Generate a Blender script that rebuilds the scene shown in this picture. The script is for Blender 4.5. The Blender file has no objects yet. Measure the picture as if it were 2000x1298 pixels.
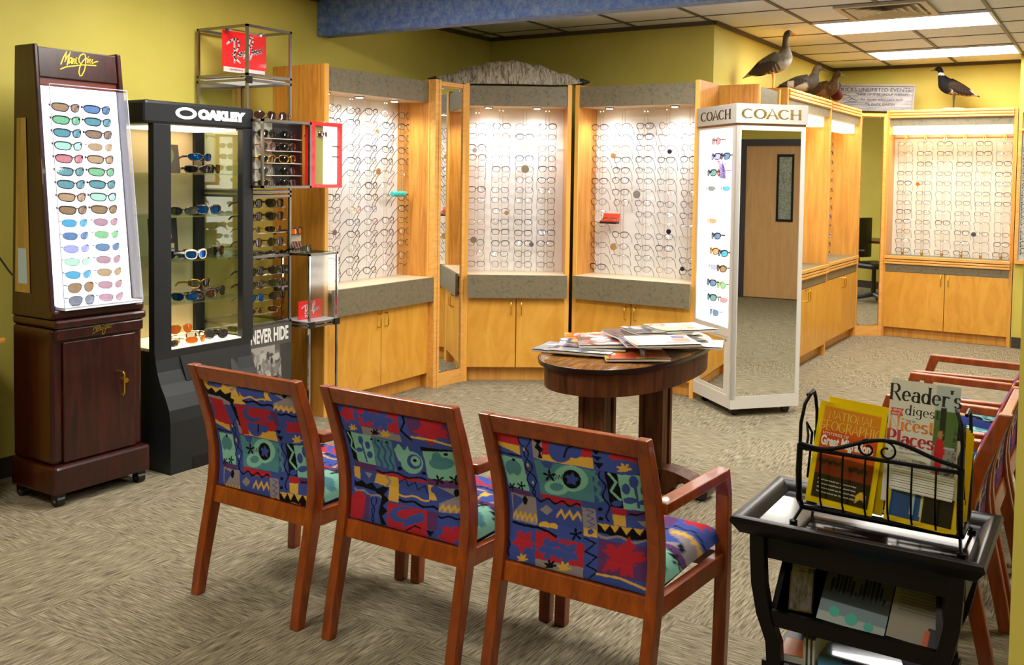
import bpy, math, random
import numpy as np
from mathutils import Vector, Matrix
S = bpy.context.scene
C = S.collection
random.seed(7)
PI = math.pi
def rad(a): return a*PI/180

# ------------------------------------------------------------------ camera
cam = bpy.data.objects.new('camera', bpy.data.cameras.new('camera'))
C.objects.link(cam)
f_px, pitch, roll, yaw, ppy = 1881.72, 0.0463579, 0.01359, 0.5620336, 433.93
cam.data.sensor_width = 36.0
cam.data.lens = f_px*36.0/2000.0
cam.data.shift_y = -(649.0-ppy)/2000.0
cam.data.clip_start = 0.05
_F = Vector((-math.sin(yaw)*math.cos(pitch), math.cos(yaw)*math.cos(pitch), -math.sin(pitch)))
_R0 = Vector((math.cos(yaw), math.sin(yaw), 0)); _U0 = _R0.cross(_F)
_R = _R0*math.cos(roll)+_U0*math.sin(roll); _U = -_R0*math.sin(roll)+_U0*math.cos(roll)
cam.matrix_world = Matrix(((_R.x, _U.x, -_F.x, 0), (_R.y, _U.y, -_F.y, 0), (_R.z, _U.z, -_F.z, 1.5), (0, 0, 0, 1)))
S.camera = cam

# ------------------------------------------------------------------ world, exposure
w = bpy.data.worlds.new('world'); S.world = w; w.use_nodes = True
w.node_tree.nodes['Background'].inputs[0].default_value = (0.9, 0.93, 1.0, 1)
w.node_tree.nodes['Background'].inputs[1].default_value = 0.10
S.view_settings.view_transform = 'Standard'; S.view_settings.look = 'None'
S.view_settings.exposure = 0.12; S.view_settings.gamma = 1.0
S.view_settings.use_curve_mapping = False
try:
    S.cycles.use_denoising = True
    S.cycles.max_bounces = 8; S.cycles.transparent_max_bounces = 24
    S.cycles.sample_clamp_indirect = 4.0
    S.cycles.caustics_reflective = False; S.cycles.caustics_refractive = False
except Exception: pass

def area_light(name, loc, sx, sy, power, col=(1, 0.98, 0.94), rot=(0, 0, 0)):
    l = bpy.data.lights.new(name, 'AREA'); l.shape = 'RECTANGLE'; l.size = sx; l.size_y = sy
    l.energy = power; l.color = col
    o = bpy.data.objects.new(name, l); C.objects.link(o); o.location = loc; o.rotation_euler = rot
    return o
# first two ceiling panels are seen, the rest unseen, added to light the room (fixtures are built below at the same places)
CEIL = 2.68
PANELS = [(-1.385, 7.6, 62), (-1.385, 9.42, 50), (-1.6, 5.25, 66), (-3.2, 3.3, 56), (-0.9, 3.5, 42), (-2.6, 0.9, 36), (-0.3, 0.2, 9), (1.6, 5.6, 66), (1.4, 1.2, 10)]
for (x, y, p) in PANELS:
    area_light('ceiling_panel_lamp', (x, y, CEIL-0.03), 1.18, 0.58, p*0.6)

# ------------------------------------------------------------------ materials
def lin(c):
    if isinstance(c, str):
        c = tuple(int(c[i:i+2], 16)/255 for i in (0, 2, 4))
        return tuple(((x+0.055)/1.055)**2.4 if x > 0.04045 else x/12.92 for x in c)+(1,)
    return tuple(c)[:3]+(1,)
MATS = {}
def base(name):
    m = bpy.data.materials.new(name); m.use_nodes = True
    nt = m.node_tree; b = nt.nodes['Principled BSDF']
    MATS[name] = m
    return m, nt, b
def mat(name, col, rough=0.5, metal=0.0, emit=0.0, ecol=None, spec=0.5, coat=0.0, noise=0.0, nscale=40.0):
    if name in MATS: return MATS[name]
    m, nt, b = base(name)
    c = lin(col)
    b.inputs['Base Color'].default_value = c
    b.inputs['Roughness'].default_value = rough; b.inputs['Metallic'].default_value = metal
    b.inputs['Specular IOR Level'].default_value = spec
    b.inputs['Coat Weight'].default_value = coat
    if noise:
        n = nt.nodes.new('ShaderNodeTexNoise'); n.inputs['Scale'].default_value = nscale; n.inputs['Detail'].default_value = 3
        tc = nt.nodes.new('ShaderNodeTexCoord'); nt.links.new(tc.outputs['Object'], n.inputs['Vector'])
        mx = nt.nodes.new('ShaderNodeMix'); mx.data_type = 'RGBA'
        mx.inputs[6].default_value = tuple(v*(1-noise) for v in c[:3])+(1,)
        mx.inputs[7].default_value = tuple(min(1, v*(1+noise)) for v in c[:3])+(1,)
        nt.links.new(n.outputs[0], mx.inputs[0]); nt.links.new(mx.outputs[2], b.inputs['Base Color'])
    if emit:
        b.inputs['Emission Color'].default_value = lin(ecol or col); b.inputs['Emission Strength'].default_value = emit
    return m
def ramped(name, stops, scale, vec=(1, 1, 1), rough=0.5, detail=6, dist=0.0, spec=0.5, coat=0.0, bump=0.0, nrough=0.6):
    if name in MATS: return MATS[name]
    m, nt, b = base(name)
    tc = nt.nodes.new('ShaderNodeTexCoord'); mp = nt.nodes.new('ShaderNodeMapping'); mp.inputs['Scale'].default_value = vec
    n = nt.nodes.new('ShaderNodeTexNoise'); n.inputs['Scale'].default_value = scale; n.inputs['Detail'].default_value = detail
    n.inputs['Distortion'].default_value = dist; n.inputs['Roughness'].default_value = nrough
    r = nt.nodes.new('ShaderNodeValToRGB')
    nt.links.new(tc.outputs['Object'], mp.inputs[0]); nt.links.new(mp.outputs[0], n.inputs['Vector']); nt.links.new(n.outputs[0], r.inputs[0])
    el = r.color_ramp.elements
    while len(el) > 1: el.remove(el[-1])
    for i, (p, c) in enumerate(stops):
        e = el[0] if i == 0 else el.new(p)
        e.position = p; e.color = lin(c)
    nt.links.new(r.outputs[0], b.inputs['Base Color'])
    b.inputs['Roughness'].default_value = rough; b.inputs['Specular IOR Level'].default_value = spec; b.inputs['Coat Weight'].default_value = coat
    if bump:
        bp = nt.nodes.new('ShaderNodeBump'); bp.inputs['Strength'].default_value = bump; bp.inputs['Distance'].default_value = 0.004
        nt.links.new(n.outputs[0], bp.inputs['Height']); nt.links.new(bp.outputs[0], b.inputs['Normal'])
    return m
def painted(name, rough=0.6, coat=0.0, spec=0.5):
    if name in MATS: return MATS[name]
    m, nt, b = base(name)
    a = nt.nodes.new('ShaderNodeAttribute'); a.attribute_name = 'paint'
    nt.links.new(a.outputs['Color'], b.inputs['Base Color']); b.inputs['Roughness'].default_value = rough
    b.inputs['Coat Weight'].default_value = coat; b.inputs['Specular IOR Level'].default_value = spec
    return m
def glass(name, col=(1, 1, 1), clear=0.9, rough=0.02):
    if name in MATS: return MATS[name]
    m = bpy.data.materials.new(name); m.use_nodes = True; nt = m.node_tree; nt.nodes.clear(); MATS[name] = m
    o = nt.nodes.new('ShaderNodeOutputMaterial'); mx = nt.nodes.new('ShaderNodeMixShader'); mx.inputs[0].default_value = 1-clear
    t = nt.nodes.new('ShaderNodeBsdfTransparent'); t.inputs[0].default_value = lin(col)
    g = nt.nodes.new('ShaderNodeBsdfGlossy'); g.inputs['Roughness'].default_value = rough; g.inputs[0].default_value = (1, 1, 1, 1)
    nt.links.new(t.outputs[0], mx.inputs[1]); nt.links.new(g.outputs[0], mx.inputs[2]); nt.links.new(mx.outputs[0], o.inputs[0])
    return m

OAK = ramped('oak', [(0.3, 'c68432'), (0.5, 'd69840'), (0.7, 'dfa64e')], 3.0, (9, 9, 0.7), 0.42, 5, 0.6, coat=0.15)
OAKD = ramped('oak_side', [(0.3, 'b06f22'), (0.5, 'c98732'), (0.7, 'd99a44')], 3.5, (7, 7, 0.6), 0.4, 5, 1.2, coat=0.15)
MAPLE = ramped('maple_door', [(0.32, 'cf9130'), (0.5, 'd99d38'), (0.68, 'dfa642')], 3.2, (2.6, 2.6, 0.9), 0.4, 5, 1.6, coat=0.2)
OAKH = ramped('oak_moulding', [(0.3, 'd8983f'), (0.7, 'ecb563')], 4.0, (1, 9, 9), 0.4, 4, 0.3, coat=0.2)
GRAN = ramped('speckled_laminate', [(0.3, '4c4a39'), (0.43, '67624d'), (0.52, '77715b'), (0.60, '7f6648'), (0.66, '746e58'), (0.75, '8a846e')], 38, (1, 1, 1), 0.45, 8, 0.5, nrough=0.75)
CREAM = mat('cream_laminate', 'd8c6a4', 0.35)
WBACK = mat('white_back_panel', 'efece8', 0.45)
CBACK = mat('cream_back_panel', 'e9e2d2', 0.4)
BRASS = mat('brass', 'e0b040', 0.22, 1.0)
CHROME = mat('chrome', 'c8c8cc', 0.12, 1.0)
STEEL = mat('brushed_steel', '8a8784', 0.32, 1.0)
BLACKP = mat('black_plastic', '0e0e10', 0.35)
BLKM = mat('black_metal', '0c0c0d', 0.4, 0.6)
ACRY = glass('acrylic', (0.97, 0.98, 1), 0.80, 0.05)
PANE = glass('clear_glass', (0.96, 0.99, 0.97), 0.93, 0.01)
SHELFG = glass('green_edge_glass', (0.82, 0.93, 0.87), 0.78, 0.05)
LENS = glass('clear_lens', (0.97, 0.98, 0.98), 0.90, 0.02)
MIRROR = mat('mirror_silver', 'eef0ec', 0.0, 1.0)
WALLP = ramped('olive_paint', [(0.3, 'c6b852'), (0.7, 'cec05c')], 3.0, (1, 1, 1), 0.6, 3, spec=0.3)
LAMP = mat('lamp_glow', 'ffffff', 0.5, emit=9.0, ecol='fff8ee')
WARMG = mat('warm_tube_glow', 'fff2d0', 0.5, emit=2.6, ecol='ffe9b8')

# ------------------------------------------------------------------ mesh builder
class M:
    def __init__(s): s.v = []; s.f = []; s.mi = []; s.T = Matrix.Identity(4)
    def add(s, vs, fs, m=0):
        n = len(s.v); s.v += [tuple(s.T @ Vector(p)) for p in vs]
        for f in fs: s.f.append(tuple(n+i for i in f)); s.mi.append(m)
        return s
    def box(s, x0, x1, y0, y1, z0, z1, m=0):
        if x0 > x1: x0, x1 = x1, x0
        if y0 > y1: y0, y1 = y1, y0
        if z0 > z1: z0, z1 = z1, z0
        return s.add([(x0, y0, z0), (x1, y0, z0), (x1, y1, z0), (x0, y1, z0), (x0, y0, z1), (x1, y0, z1), (x1, y1, z1), (x0, y1, z1)],
                     [(0, 3, 2, 1), (4, 5, 6, 7), (0, 1, 5, 4), (1, 2, 6, 5), (2, 3, 7, 6), (3, 0, 4, 7)], m)
    def hexa(s, b, t, m=0):   # bottom 4 and top 4 points, both counter-clockwise from above
        return s.add(list(b)+list(t), [(0, 3, 2, 1), (4, 5, 6, 7), (0, 1, 5, 4), (1, 2, 6, 5), (2, 3, 7, 6), (3, 0, 4, 7)], m)
    def prism(s, pts, axis, a, b, m=0):   # polygon in the plane normal to axis, extruded a..b
        def P(p, t): return (t, p[0], p[1]) if axis == 0 else (p[0], t, p[1]) if axis == 1 else (p[0], p[1], t)
        n = len(pts)
        return s.add([P(p, a) for p in pts]+[P(p, b) for p in pts],
                     [tuple(range(n))[::-1], tuple(range(n, 2*n))]+[(i, (i+1) % n, n+(i+1) % n, n+i) for i in range(n)], m)
    def tube(s, pts, r, n=6, closed=False, m=0, flat=None, caps=True):
        P = [Vector(p) for p in pts]; N = len(P); vs = []; fs = []
        R = r if isinstance(r, (list, tuple)) else [r]*N
        up = Vector((0.123, 0.31, 0.94)).normalized(); prev = None
        for i in range(N):
            a = P[(i-1) % N] if (closed or i > 0) else P[i]; b = P[(i+1) % N] if (closed or i < N-1) else P[i]
            t = (b-a); t = t.normalized() if t.length > 1e-9 else Vector((0, 0, 1))
            if prev is None:
                x = t.cross(up)
                if x.length < 1e-3: x = t.cross(Vector((1, 0, 0)))
            else: x = prev-t*prev.dot(t)
            x.normalize(); prev = x; y = t.cross(x)
            for k in range(n):
                an = 2*PI*k/n
                d = x*math.cos(an)+y*math.sin(an)
                if flat is not None: d = Vector((d.x*flat[0], d.y*flat[1], d.z*flat[2]))
                vs.append(P[i]+d*R[i])
        L = N if closed else N-1
        for i in range(L):
            for k in range(n):
                a = i*n+k; b = i*n+(k+1) % n; c = ((i+1) % N)*n+(k+1) % n; d = ((i+1) % N)*n+k
                fs.append((a, b, c, d))
        if not closed and caps: fs += [tuple(range(n))[::-1], tuple(range((N-1)*n, N*n))]
        return s.add(vs, fs, m)
    def lathe(s, prof, n=20, m=0, c=(0, 0), caps=True, sx=1, sy=1, ex=1):
        cs = lambda a: math.copysign(abs(a)**ex, a)
        vs = [(c[0]+r*sx*cs(math.cos(2*PI*k/n)), c[1]+r*sy*cs(math.sin(2*PI*k/n)), z) for r, z in prof for k in range(n)]
        fs = [(i*n+k, i*n+(k+1) % n, (i+1)*n+(k+1) % n, (i+1)*n+k) for i in range(len(prof)-1) for k in range(n)]
        if caps: fs += [tuple(range(n))[::-1], tuple(range((len(prof)-1)*n, len(prof)*n))]
        return s.add(vs, fs, m)
    def disc(s, c, r, axis=1, h=0.004, n=20, m=0, rz=None):
        pts = [(c[(axis+1) % 3]+r*math.cos(2*PI*k/n), c[(axis+2) % 3]+(rz or r)*math.sin(2*PI*k/n)) for k in range(n)]
        def P(p, t):
            q = [0, 0, 0]; q[axis] = t; q[(axis+1) % 3] = p[0]; q[(axis+2) % 3] = p[1]; return tuple(q)
        vs = [P(p, c[axis]) for p in pts]+[P(p, c[axis]+h) for p in pts]
        return s.add(vs, [tuple(range(n))[::-1], tuple(range(n, 2*n))]+[(i, (i+1) % n, n+(i+1) % n, n+i) for i in range(n)], m)
    def grid(s, fn, nu, nv, m=0, thick=None):
        vs = [fn(i/nu, j/nv) for j in range(nv+1) for i in range(nu+1)]
        fs = [(j*(nu+1)+i, j*(nu+1)+i+1, (j+1)*(nu+1)+i+1, (j+1)*(nu+1)+i) for j in range(nv) for i in range(nu)]
        return s.add(vs, fs, m)
    def mesh(s, name, mats, smooth=False):
        me = bpy.data.meshes.new(name); me.from_pydata(s.v, [], s.f)
        for m in (mats if isinstance(mats, (list, tuple)) else [mats]): me.materials.append(m)
        if any(s.mi): me.polygons.foreach_set('material_index', s.mi)
        if smooth: me.polygons.foreach_set('use_smooth', [True]*len(me.polygons))
        me.update(); return me
def link(name, me, parent=None, bevel=0, loc=None, rot=None):
    o = bpy.data.objects.new(name, me); C.objects.link(o)
    if parent is not None: o.parent = parent
    if loc: o.location = loc
    if rot: o.rotation_euler = rot
    if bevel:
        b = o.modifiers.new('bevel', 'BEVEL'); b.width = bevel; b.segments = 2; b.limit_method = 'ANGLE'; b.angle_limit = 0.6
    return o
def part(name, mb, mats, parent=None, bevel=0, smooth=False, label=None, loc=None, rot=None):
    o = link(name, mb.mesh(name, mats, smooth), parent, bevel, loc, rot)
    if smooth: smooth_angle(o)
    if label: o['label'] = label
    return o
def smooth_angle(o):
    try:
        o.data.set_sharp_from_angle(angle=0.7)
    except Exception: pass
def tag(o, label, cat, group=None):
    o['label'] = label; o['category'] = cat
    if group: o['group'] = group
    return o
def thing(name, label, cat, loc=(0, 0, 0), rz=0, group=None):
    o = bpy.data.objects.new(name, None); C.objects.link(o); o.empty_display_size = 0.05
    o.location = loc; o.rotation_euler = (0, 0, rz)
    return tag(o, label, cat, group)
def struct(name, mb, mats, **k):
    o = part(name, mb, mats, **k); o['kind'] = 'structure'; return o
def dup(root, loc=None, rot=None, label=None, group=None):
    r = root.copy(); C.objects.link(r)
    if loc is not None: r.location = loc
    if rot is not None: r.rotation_euler = rot
    if label: r['label'] = label
    if group: r['group'] = group
    for ch in list(root.children):
        c = ch.copy(); C.objects.link(c); c.parent = r
        for g in list(ch.children):
            d = g.copy(); C.objects.link(d); d.parent = c
    return r
def box(*a):
    return M().box(*a)
def paint(o, fn):
    """colour attribute from fn(co array Nx3) -> Nx3 linear"""
    me = o.data; n = len(me.vertices); co = np.empty(n*3, np.float32); me.vertices.foreach_get('co', co); co = co.reshape(-1, 3)
    col = np.ones((n, 4), np.float32); col[:, :3] = fn(co)
    at = me.color_attributes.new('paint', 'FLOAT_COLOR', 'POINT'); at.data.foreach_set('color', col.ravel())
    return o
# ---- lettering: built-in face as mesh, and a stroke face with a broad nib
def letters(txt, size, material, parent, name='lettering', mtx=None, depth=0.001, sx=1.0, bold=0.0, align='CENTER', space=1.0, label=None):
    cu = bpy.data.curves.new('t', 'FONT'); cu.body = txt; cu.size = size; cu.extrude = depth; cu.offset = bold
    cu.align_x = align; cu.align_y = 'CENTER'; cu.space_character = space; cu.resolution_u = 3
    o = bpy.data.objects.new('t', cu); C.objects.link(o)
    bpy.context.view_layer.update()
    me = bpy.data.meshes.new_from_object(o.evaluated_get(bpy.context.evaluated_depsgraph_get()))
    bpy.data.objects.remove(o); bpy.data.curves.remove(cu)
    me.transform((mtx or Matrix.Identity(4)) @ Matrix.Diagonal((sx, 1, 1, 1)))
    me.materials.clear(); me.materials.append(material)
    o = link(name, me, parent)
    if label: o['label'] = label
    return o
def arc(cx, cy, rx, ry, a0, a1, n=9):
    return [(cx+rx*math.cos(rad(a0+(a1-a0)*i/n)), cy+ry*math.sin(rad(a0+(a1-a0)*i/n))) for i in range(n+1)]
GL = {  # stroke skeletons: (width, [polylines]), cap height 1
 'A': (0.78, [[(0.02, 0), (0.38, 1), (0.76, 0)], [(0.16, .34), (.62, .34)]]), 'C': (0.8, [arc(.42, .5, .38, .48, 50, 310)]),
 'O': (0.86, [arc(.43, .5, .38, .48, 0, 360, 16)]), 'H': (0.82, [[(.12, 0), (.12, 1)], [(.70, 0), (.70, 1)], [(.12, .5), (.7, .5)]]),
 'N': (0.8, [[(.12, 0), (.12, 1), (.68, 0), (.68, 1)]]), 'T': (0.7, [[(.35, 0), (.35, 1)], [(.04, 1), (.66, 1)]]), 'I': (.3, [[(.15, 0), (.15, 1)]]),
 'L': (.62, [[(.12, 1), (.12, 0), (.56, 0)]]), 'G': (.82, [arc(.42, .5, .38, .48, 50, 330), [(.75, .18), (.75, .42), (.5, .42)]]),
 'E': (.62, [[(.56, 1), (.12, 1), (.12, 0), (.56, 0)], [(.12, .5), (.46, .5)]]), 'R': (.74, [[(.12, 0), (.12, 1)], [(.12, 1)]+arc(.38, .75, .2, .25, 90, -90)+[(.12, .5)], [(.36, .5), (.7, 0)]]),
 'P': (.66, [[(.12, 0), (.12, 1)], [(.12, 1)]+arc(.36, .73, .22, .27, 90, -90)+[(.12, .46)]]), 'M': (.95, [[(.1, 0), (.14, 1), (.46, .1), (.8, 1), (.84, 0)]]),
 'a': (.56, [arc(.26, .2, .2, .2, 20, 340), [(.45, 0), (.45, .4)]+arc(.28, .42, .17, .2, 0, 150)]), 'c': (.5, [arc(.27, .31, .22, .3, 50, 310)]),
 'd': (.6, [arc(.27, .31, .21, .3, 0, 360, 14), [(.49, 0), (.49, 1)]]), 'e': (.54, [[(.06, .33), (.47, .33)]+arc(.27, .31, .21, .3, 8, 310)]),
 'g': (.56, [arc(.26, .36, .2, .25, 0, 360, 14), [(.46, .6), (.46, -.1)]+arc(.26, -.12, .2, .18, 0, -150)]), 'i': (.26, [[(.13, 0), (.13, .6)], [(.13, .82), (.13, .86)]]),
 'l': (.26, [[(.13, 0), (.13, 1)]]), 'r': (.42, [[(.12, 0), (.12, .6)], [(.12, .4)]+arc(.3, .42, .16, .18, 160, 40)]),
 's': (.46, [arc(.23, .45, .16, .15, 30, 250)+arc(.23, .15, .17, .15, 80, -150)]), 't': (.36, [[(.16, .85), (.16, .1)]+arc(.27, .12, .11, .12, 180, 320), [(.02, .6), (.32, .6)]]),
 "'": (.2, [[(.1, .8), (.1, 1)]]), ' ': (.35, []), 'k': (.5, [[(.12, 0), (.12, 1)], [(.46, .6), (.12, .25), (.5, 0)]]), 'm': (.8, [[(.1, 0), (.1, .6)], [(.1, .45)]+arc(.25, .42, .15, .18, 150, 0)+[(.4, 0)], [(.4, .45)]+arc(.55, .42, .15, .18, 150, 0)+[(.7, 0)]])}
def ribbon(mb, pts, wx, wy, z=0.0, h=0.0, m=0, disc=True):
    """flat broad-nib stroke in the xy plane"""
    def hw(nx, ny): return math.sqrt((nx*wx)**2+(ny*wy)**2)/2
    n = len(pts); L = []; Rr = []
    for i in range(n):
        a = pts[max(0, i-1)]; b = pts[min(n-1, i+1)]
        dx, dy = b[0]-a[0], b[1]-a[1]; l = math.hypot(dx, dy) or 1; nx, ny = -dy/l, dx/l
        k = hw(nx, ny)
        L.append((pts[i][0]+nx*k, pts[i][1]+ny*k)); Rr.append((pts[i][0]-nx*k, pts[i][1]-ny*k))
    for i in range(n-1):
        q = [L[i], Rr[i], Rr[i+1], L[i+1]]
        if h: mb.prism(q, 2, z, z+h, m)
        else: mb.add([(x, y, z) for x, y in q], [(0, 1, 2, 3)], m)
    if disc:
        for x, y in pts:
            q = [(x+wx/2*math.cos(t*PI/4), y+wy/2*math.sin(t*PI/4)) for t in range(8)]
            if h: mb.prism(q, 2, z, z+h, m)
            else: mb.add([(a, b, z) for a, b in q], [tuple(range(8))], m)
def nib(txt, size, material, parent, mtx, name='lettering', wx=.17, wy=.05, h=0.0, sx=1.0, serif=True, gap=0.06, center=False, label=None):
    mb = M(); x = 0
    tot = sum(GL.get(c, GL[' '])[0]+gap for c in txt)
    if center: x = -tot/2
    for c in txt:
        wd, pl = GL.get(c, GL[' '])
        for p in pl:
            q = [(x+a, b) for a, b in p]
            ribbon(mb, q, wx, wy, 0, h, disc=True)
            if serif:
                for (e, e2) in ((q[0], q[1]), (q[-1], q[-2])):
                    if abs(e[0]-e2[0]) < .3*abs(e[1]-e2[1]) and (abs(e[1]) < .02 or abs(e[1]-1) < .02 or abs(e[1]-.6) < .02):
                        ribbon(mb, [(e[0]-.13, e[1]), (e[0]+.13, e[1])], wy, wy, 0, h, disc=False)
        x += wd+gap
    me = mb.mesh(name, material); me.transform(mtx @ Matrix.Diagonal((size*sx, size, 1 if h else size, 1)))
    o = link(name, me, parent)
    if label: o['label'] = label
    return o
def plane_m(loc, rx=90, rz=0, ry=0):
    """matrix laying an xy drawing on a plane: default stands upright facing -y"""
    return Matrix.Translation(loc) @ Matrix.Rotation(rad(rz), 4, 'Z') @ Matrix.Rotation(rad(rx), 4, 'X') @ Matrix.Rotation(rad(ry), 4, 'Z')

ORD = ['first', 'second', 'third', 'fourth', 'fifth', 'sixth', 'seventh', 'eighth', 'ninth', 'tenth', 'eleventh', 'twelfth', 'thirteenth', 'fourteenth', 'fifteenth', 'sixteenth']
# ------------------------------------------------------------------ the room
def carpet():
    m, nt, b = base('carpet_tiles')
    N = nt.nodes.new; L = nt.links.new
    tc = N('ShaderNodeTexCoord'); sp = N('ShaderNodeSeparateXYZ'); L(tc.outputs['Object'], sp.inputs[0])
    def mth(op, a, bb=None):
        q = N('ShaderNodeMath'); q.operation = op
        for i, v in enumerate((a, bb)):
            if v is None: continue
            if isinstance(v, (int, float)): q.inputs[i].default_value = v
            else: L(v, q.inputs[i])
        return q.outputs[0]
    fx = mth('FLOOR', mth('DIVIDE', sp.outputs[0], 0.61)); fy = mth('FLOOR', mth('DIVIDE', sp.outputs[1], 0.61))
    chk = mth('PINGPONG', mth('ADD', fx, fy), 1.0)
    def streak(vec, sc):
        mp = N('ShaderNodeMapping'); mp.inputs['Scale'].default_value = vec; L(tc.outputs['Object'], mp.inputs[0])
        n = N('ShaderNodeTexNoise'); n.inputs['Scale'].default_value = sc; n.inputs['Detail'].default_value = 3; n.inputs['Roughness'].default_value = 0.6
        L(mp.outputs[0], n.inputs['Vector']); return n.outputs[0]
    a = streak((1, 15, 1), 12.0); c = streak((15, 1, 1), 12.0)
    mx = N('ShaderNodeMix'); L(chk, mx.inputs[0]); L(a, mx.inputs[2]); L(c, mx.inputs[3])
    r = N('ShaderNodeValToRGB'); L(mx.outputs[0], r.inputs[0])
    el = r.color_ramp.elements
    el[0].position = .30; el[0].color = lin('4a4338'); el[1].position = .70; el[1].color = lin('b0a68e')
    for p, cc in ((.42, '6e6552'), (.52, '8b8169'), (.60, '988f77')):
        e = el.new(p); e.color = lin(cc)
    L(r.outputs[0], b.inputs['Base Color']); b.inputs['Roughness'].default_value = 0.95; b.inputs['Specular IOR Level'].default_value = 0.1
    bp = N('ShaderNodeBump'); bp.inputs['Strength'].default_value = .5; bp.inputs['Distance'].default_value = .004
    L(mx.outputs[0], bp.inputs['Height']); L(bp.outputs[0], b.inputs['Normal'])
    return m
struct('floor', box(-4.7, 4.5, -2.65, 10.5, -0.05, 0), carpet())
H = CEIL
struct('wall_left', box(-4.70, -4.57, -2.65, 7.0, 0, H), WALLP)
struct('wall_back', box(-4.57, -2.58, 6.87, 7.0, 0, H), WALLP)
struct('wall_inner', box(-2.71, -2.58, 7.0, 10.48, 0, H), WALLP)
struct('wall_end', box(-2.58, -0.80, 10.35, 10.48, 0, H), WALLP)
struct('wall_end_right', box(-0.80, 2.0, 9.9, 10.48, 0, H), WALLP)
struct('wall_side_right', box(2.0, 2.13, 7.2, 9.9, 0, H), WALLP)
struct('wall_side_back', box(2.13, 4.35, 7.2, 7.33, 0, H), WALLP)
wr = M().box(4.35, 4.48, -2.65, 4.40, 0, H).box(4.35, 4.48, 5.40, 7.33, 0, H).box(4.35, 4.48, 4.40, 5.40, 2.03, H)
struct('wall_right', wr, WALLP)
struct('wall_front', box(-4.57, 4.35, -2.65, -2.52, 0, H), WALLP)
struct('wall_partition', box(-0.163, 4.35, 2.25, 2.37, 0, H), WALLP)
BB = mat('dark_base', '3a2f28', 0.5)
struct('baseboard_end', box(-0.795, 2.0, 9.885, 9.9, 0, 0.10), BB)
struct('baseboard_side', box(1.985, 2.0, 7.2, 9.885, 0, 0.10), BB)
struct('baseboard_left', box(-4.57, -4.558, -2.5, 4.37, 0, 0.10), BB)
TILE = ramped('ceiling_tile', [(0.35, 'dfe3ea'), (0.6, 'e8ecf2')], 60, (1, 1, 1), 0.9, 4, spec=0.1)
BAR = mat('ceiling_grid_bar', '58524a', 0.5, noise=0.1)
struct('ceiling', box(-4.7, 4.5, -2.65, 10.5, H, H+0.05), TILE)
g = M()
x = -1.99-0.61*5
xs = [-1.995+0.605*k for k in range(-4, 10)]
for x in xs: g.box(x-0.012, x+0.012, -2.5, 10.35, H-0.008, H)
ys = [7.27+0.61*k-0.02 for k in range(-15, 6)]
for y in ys: g.box(-4.57, 4.0, y-0.006, y+0.006, H-0.005, H)
struct('trim_1', g, BAR)
e = M().box(-4.57, -4.545, -2.5, 6.87, H-0.03, H).box(-4.545, -2.58, 6.85, 6.87, H-0.03, H).box(-2.58, -2.56, 6.87, 10.35, H-0.03, H).box(-2.56, -.8, 10.33, 10.35, H-0.03, H)
struct('trim_2', e, mat('wall_angle_dark', '554a36', 0.6))
BLUE = ramped('blue_sponged_paint', [(0.30, '34509c'), (0.45, '4c68a6'), (0.58, '7086ae'), (0.72, '909cba')], 18, (1, 1, 1), 0.6, 8, 0.4, nrough=0.8)
struct('ceiling_beam', box(-4.57, 4.35, 4.78, 4.90, 2.425, H), BLUE, bevel=0.004)
# door seen in the tall mirror
dr = thing('door_1', 'tan wooden door with a narrow dark framed window', 'door'); del dr['category']; dr['kind'] = 'structure'
DTAN = ramped('birch_door', [(0.3, 'c2925a'), (0.7, 'd2a670')], 4, (5, 5, .6), 0.5, 4, 0.8)
DFR = mat('dark_door_frame', '33303a', 0.5)
lf = M().box(4.37, 4.41, 4.45, 5.32, 0.01, 1.02).box(4.37, 4.41, 4.45, 5.32, 1.82, 1.95).box(4.37, 4.41, 4.45, 4.86, 1.02, 1.82).box(4.37, 4.41, 5.03, 5.32, 1.02, 1.82)
part('door_leaf', lf, DTAN, dr)
part('door_frame', M().box(4.33, 4.48, 4.375, 4.45, 0, 2.03).box(4.33, 4.48, 5.32, 5.395, 0, 2.03).box(4.33, 4.48, 4.45, 5.32, 1.95, 2.03), DFR, dr)
part('window_frame', M().box(4.355, 4.37, 4.84, 4.865, .99, 1.84).box(4.355, 4.37, 5.025, 5.05, .99, 1.84).box(4.355, 4.37, 4.865, 5.025, .99, 1.02).box(4.355, 4.37, 4.865, 5.025, 1.81, 1.84), BLKM, dr)
part('window_pane', box(4.38, 4.385, 4.86, 5.03, 1.02, 1.82), ramped('dim_pane', [(0.4, '7c8478'), (0.6, 'aab0a4'), (0.7, '8a5a4a')], 9, (1, 4, 7), .1), dr)
part('door_handle', M().tube([(4.37, 5.25, 1.0), (4.31, 5.25, 1.0), (4.31, 5.14, 1.0)], .010), CHROME, dr)

# ceiling lights
def ceiling_light(x, y, label, grp='fluorescent ceiling panels'):
    t = thing('ceiling_light', label, 'ceiling light', (x, y, H), 0, grp)
    part('diffuser', box(-.585, .585, -.285, .285, -.012, -.004), LAMP, t)
    part('frame', M().box(-.605, .605, -.305, -.285, -.014, 0).box(-.605, .605, .285, .305, -.014, 0).box(-.605, -.585, -.285, .285, -.014, 0).box(.585, .605, -.285, .285, -.014, 0), mat('white_metal', 'd8d8de', .4), t)
    return t
LBL = ['glowing ceiling panel beside the air vent, nearer of the two', 'glowing ceiling panel nearest the far green wall', 'added unseen ceiling panel just beyond the blue beam', 'added unseen ceiling panel above the row of patterned chairs',
       'added unseen ceiling panel above the dark side table', 'added unseen ceiling panel at the left behind the camera', 'added unseen ceiling panel over the camera', 'added unseen ceiling panel in front of the tan door', 'added unseen ceiling panel right of the camera']
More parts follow.
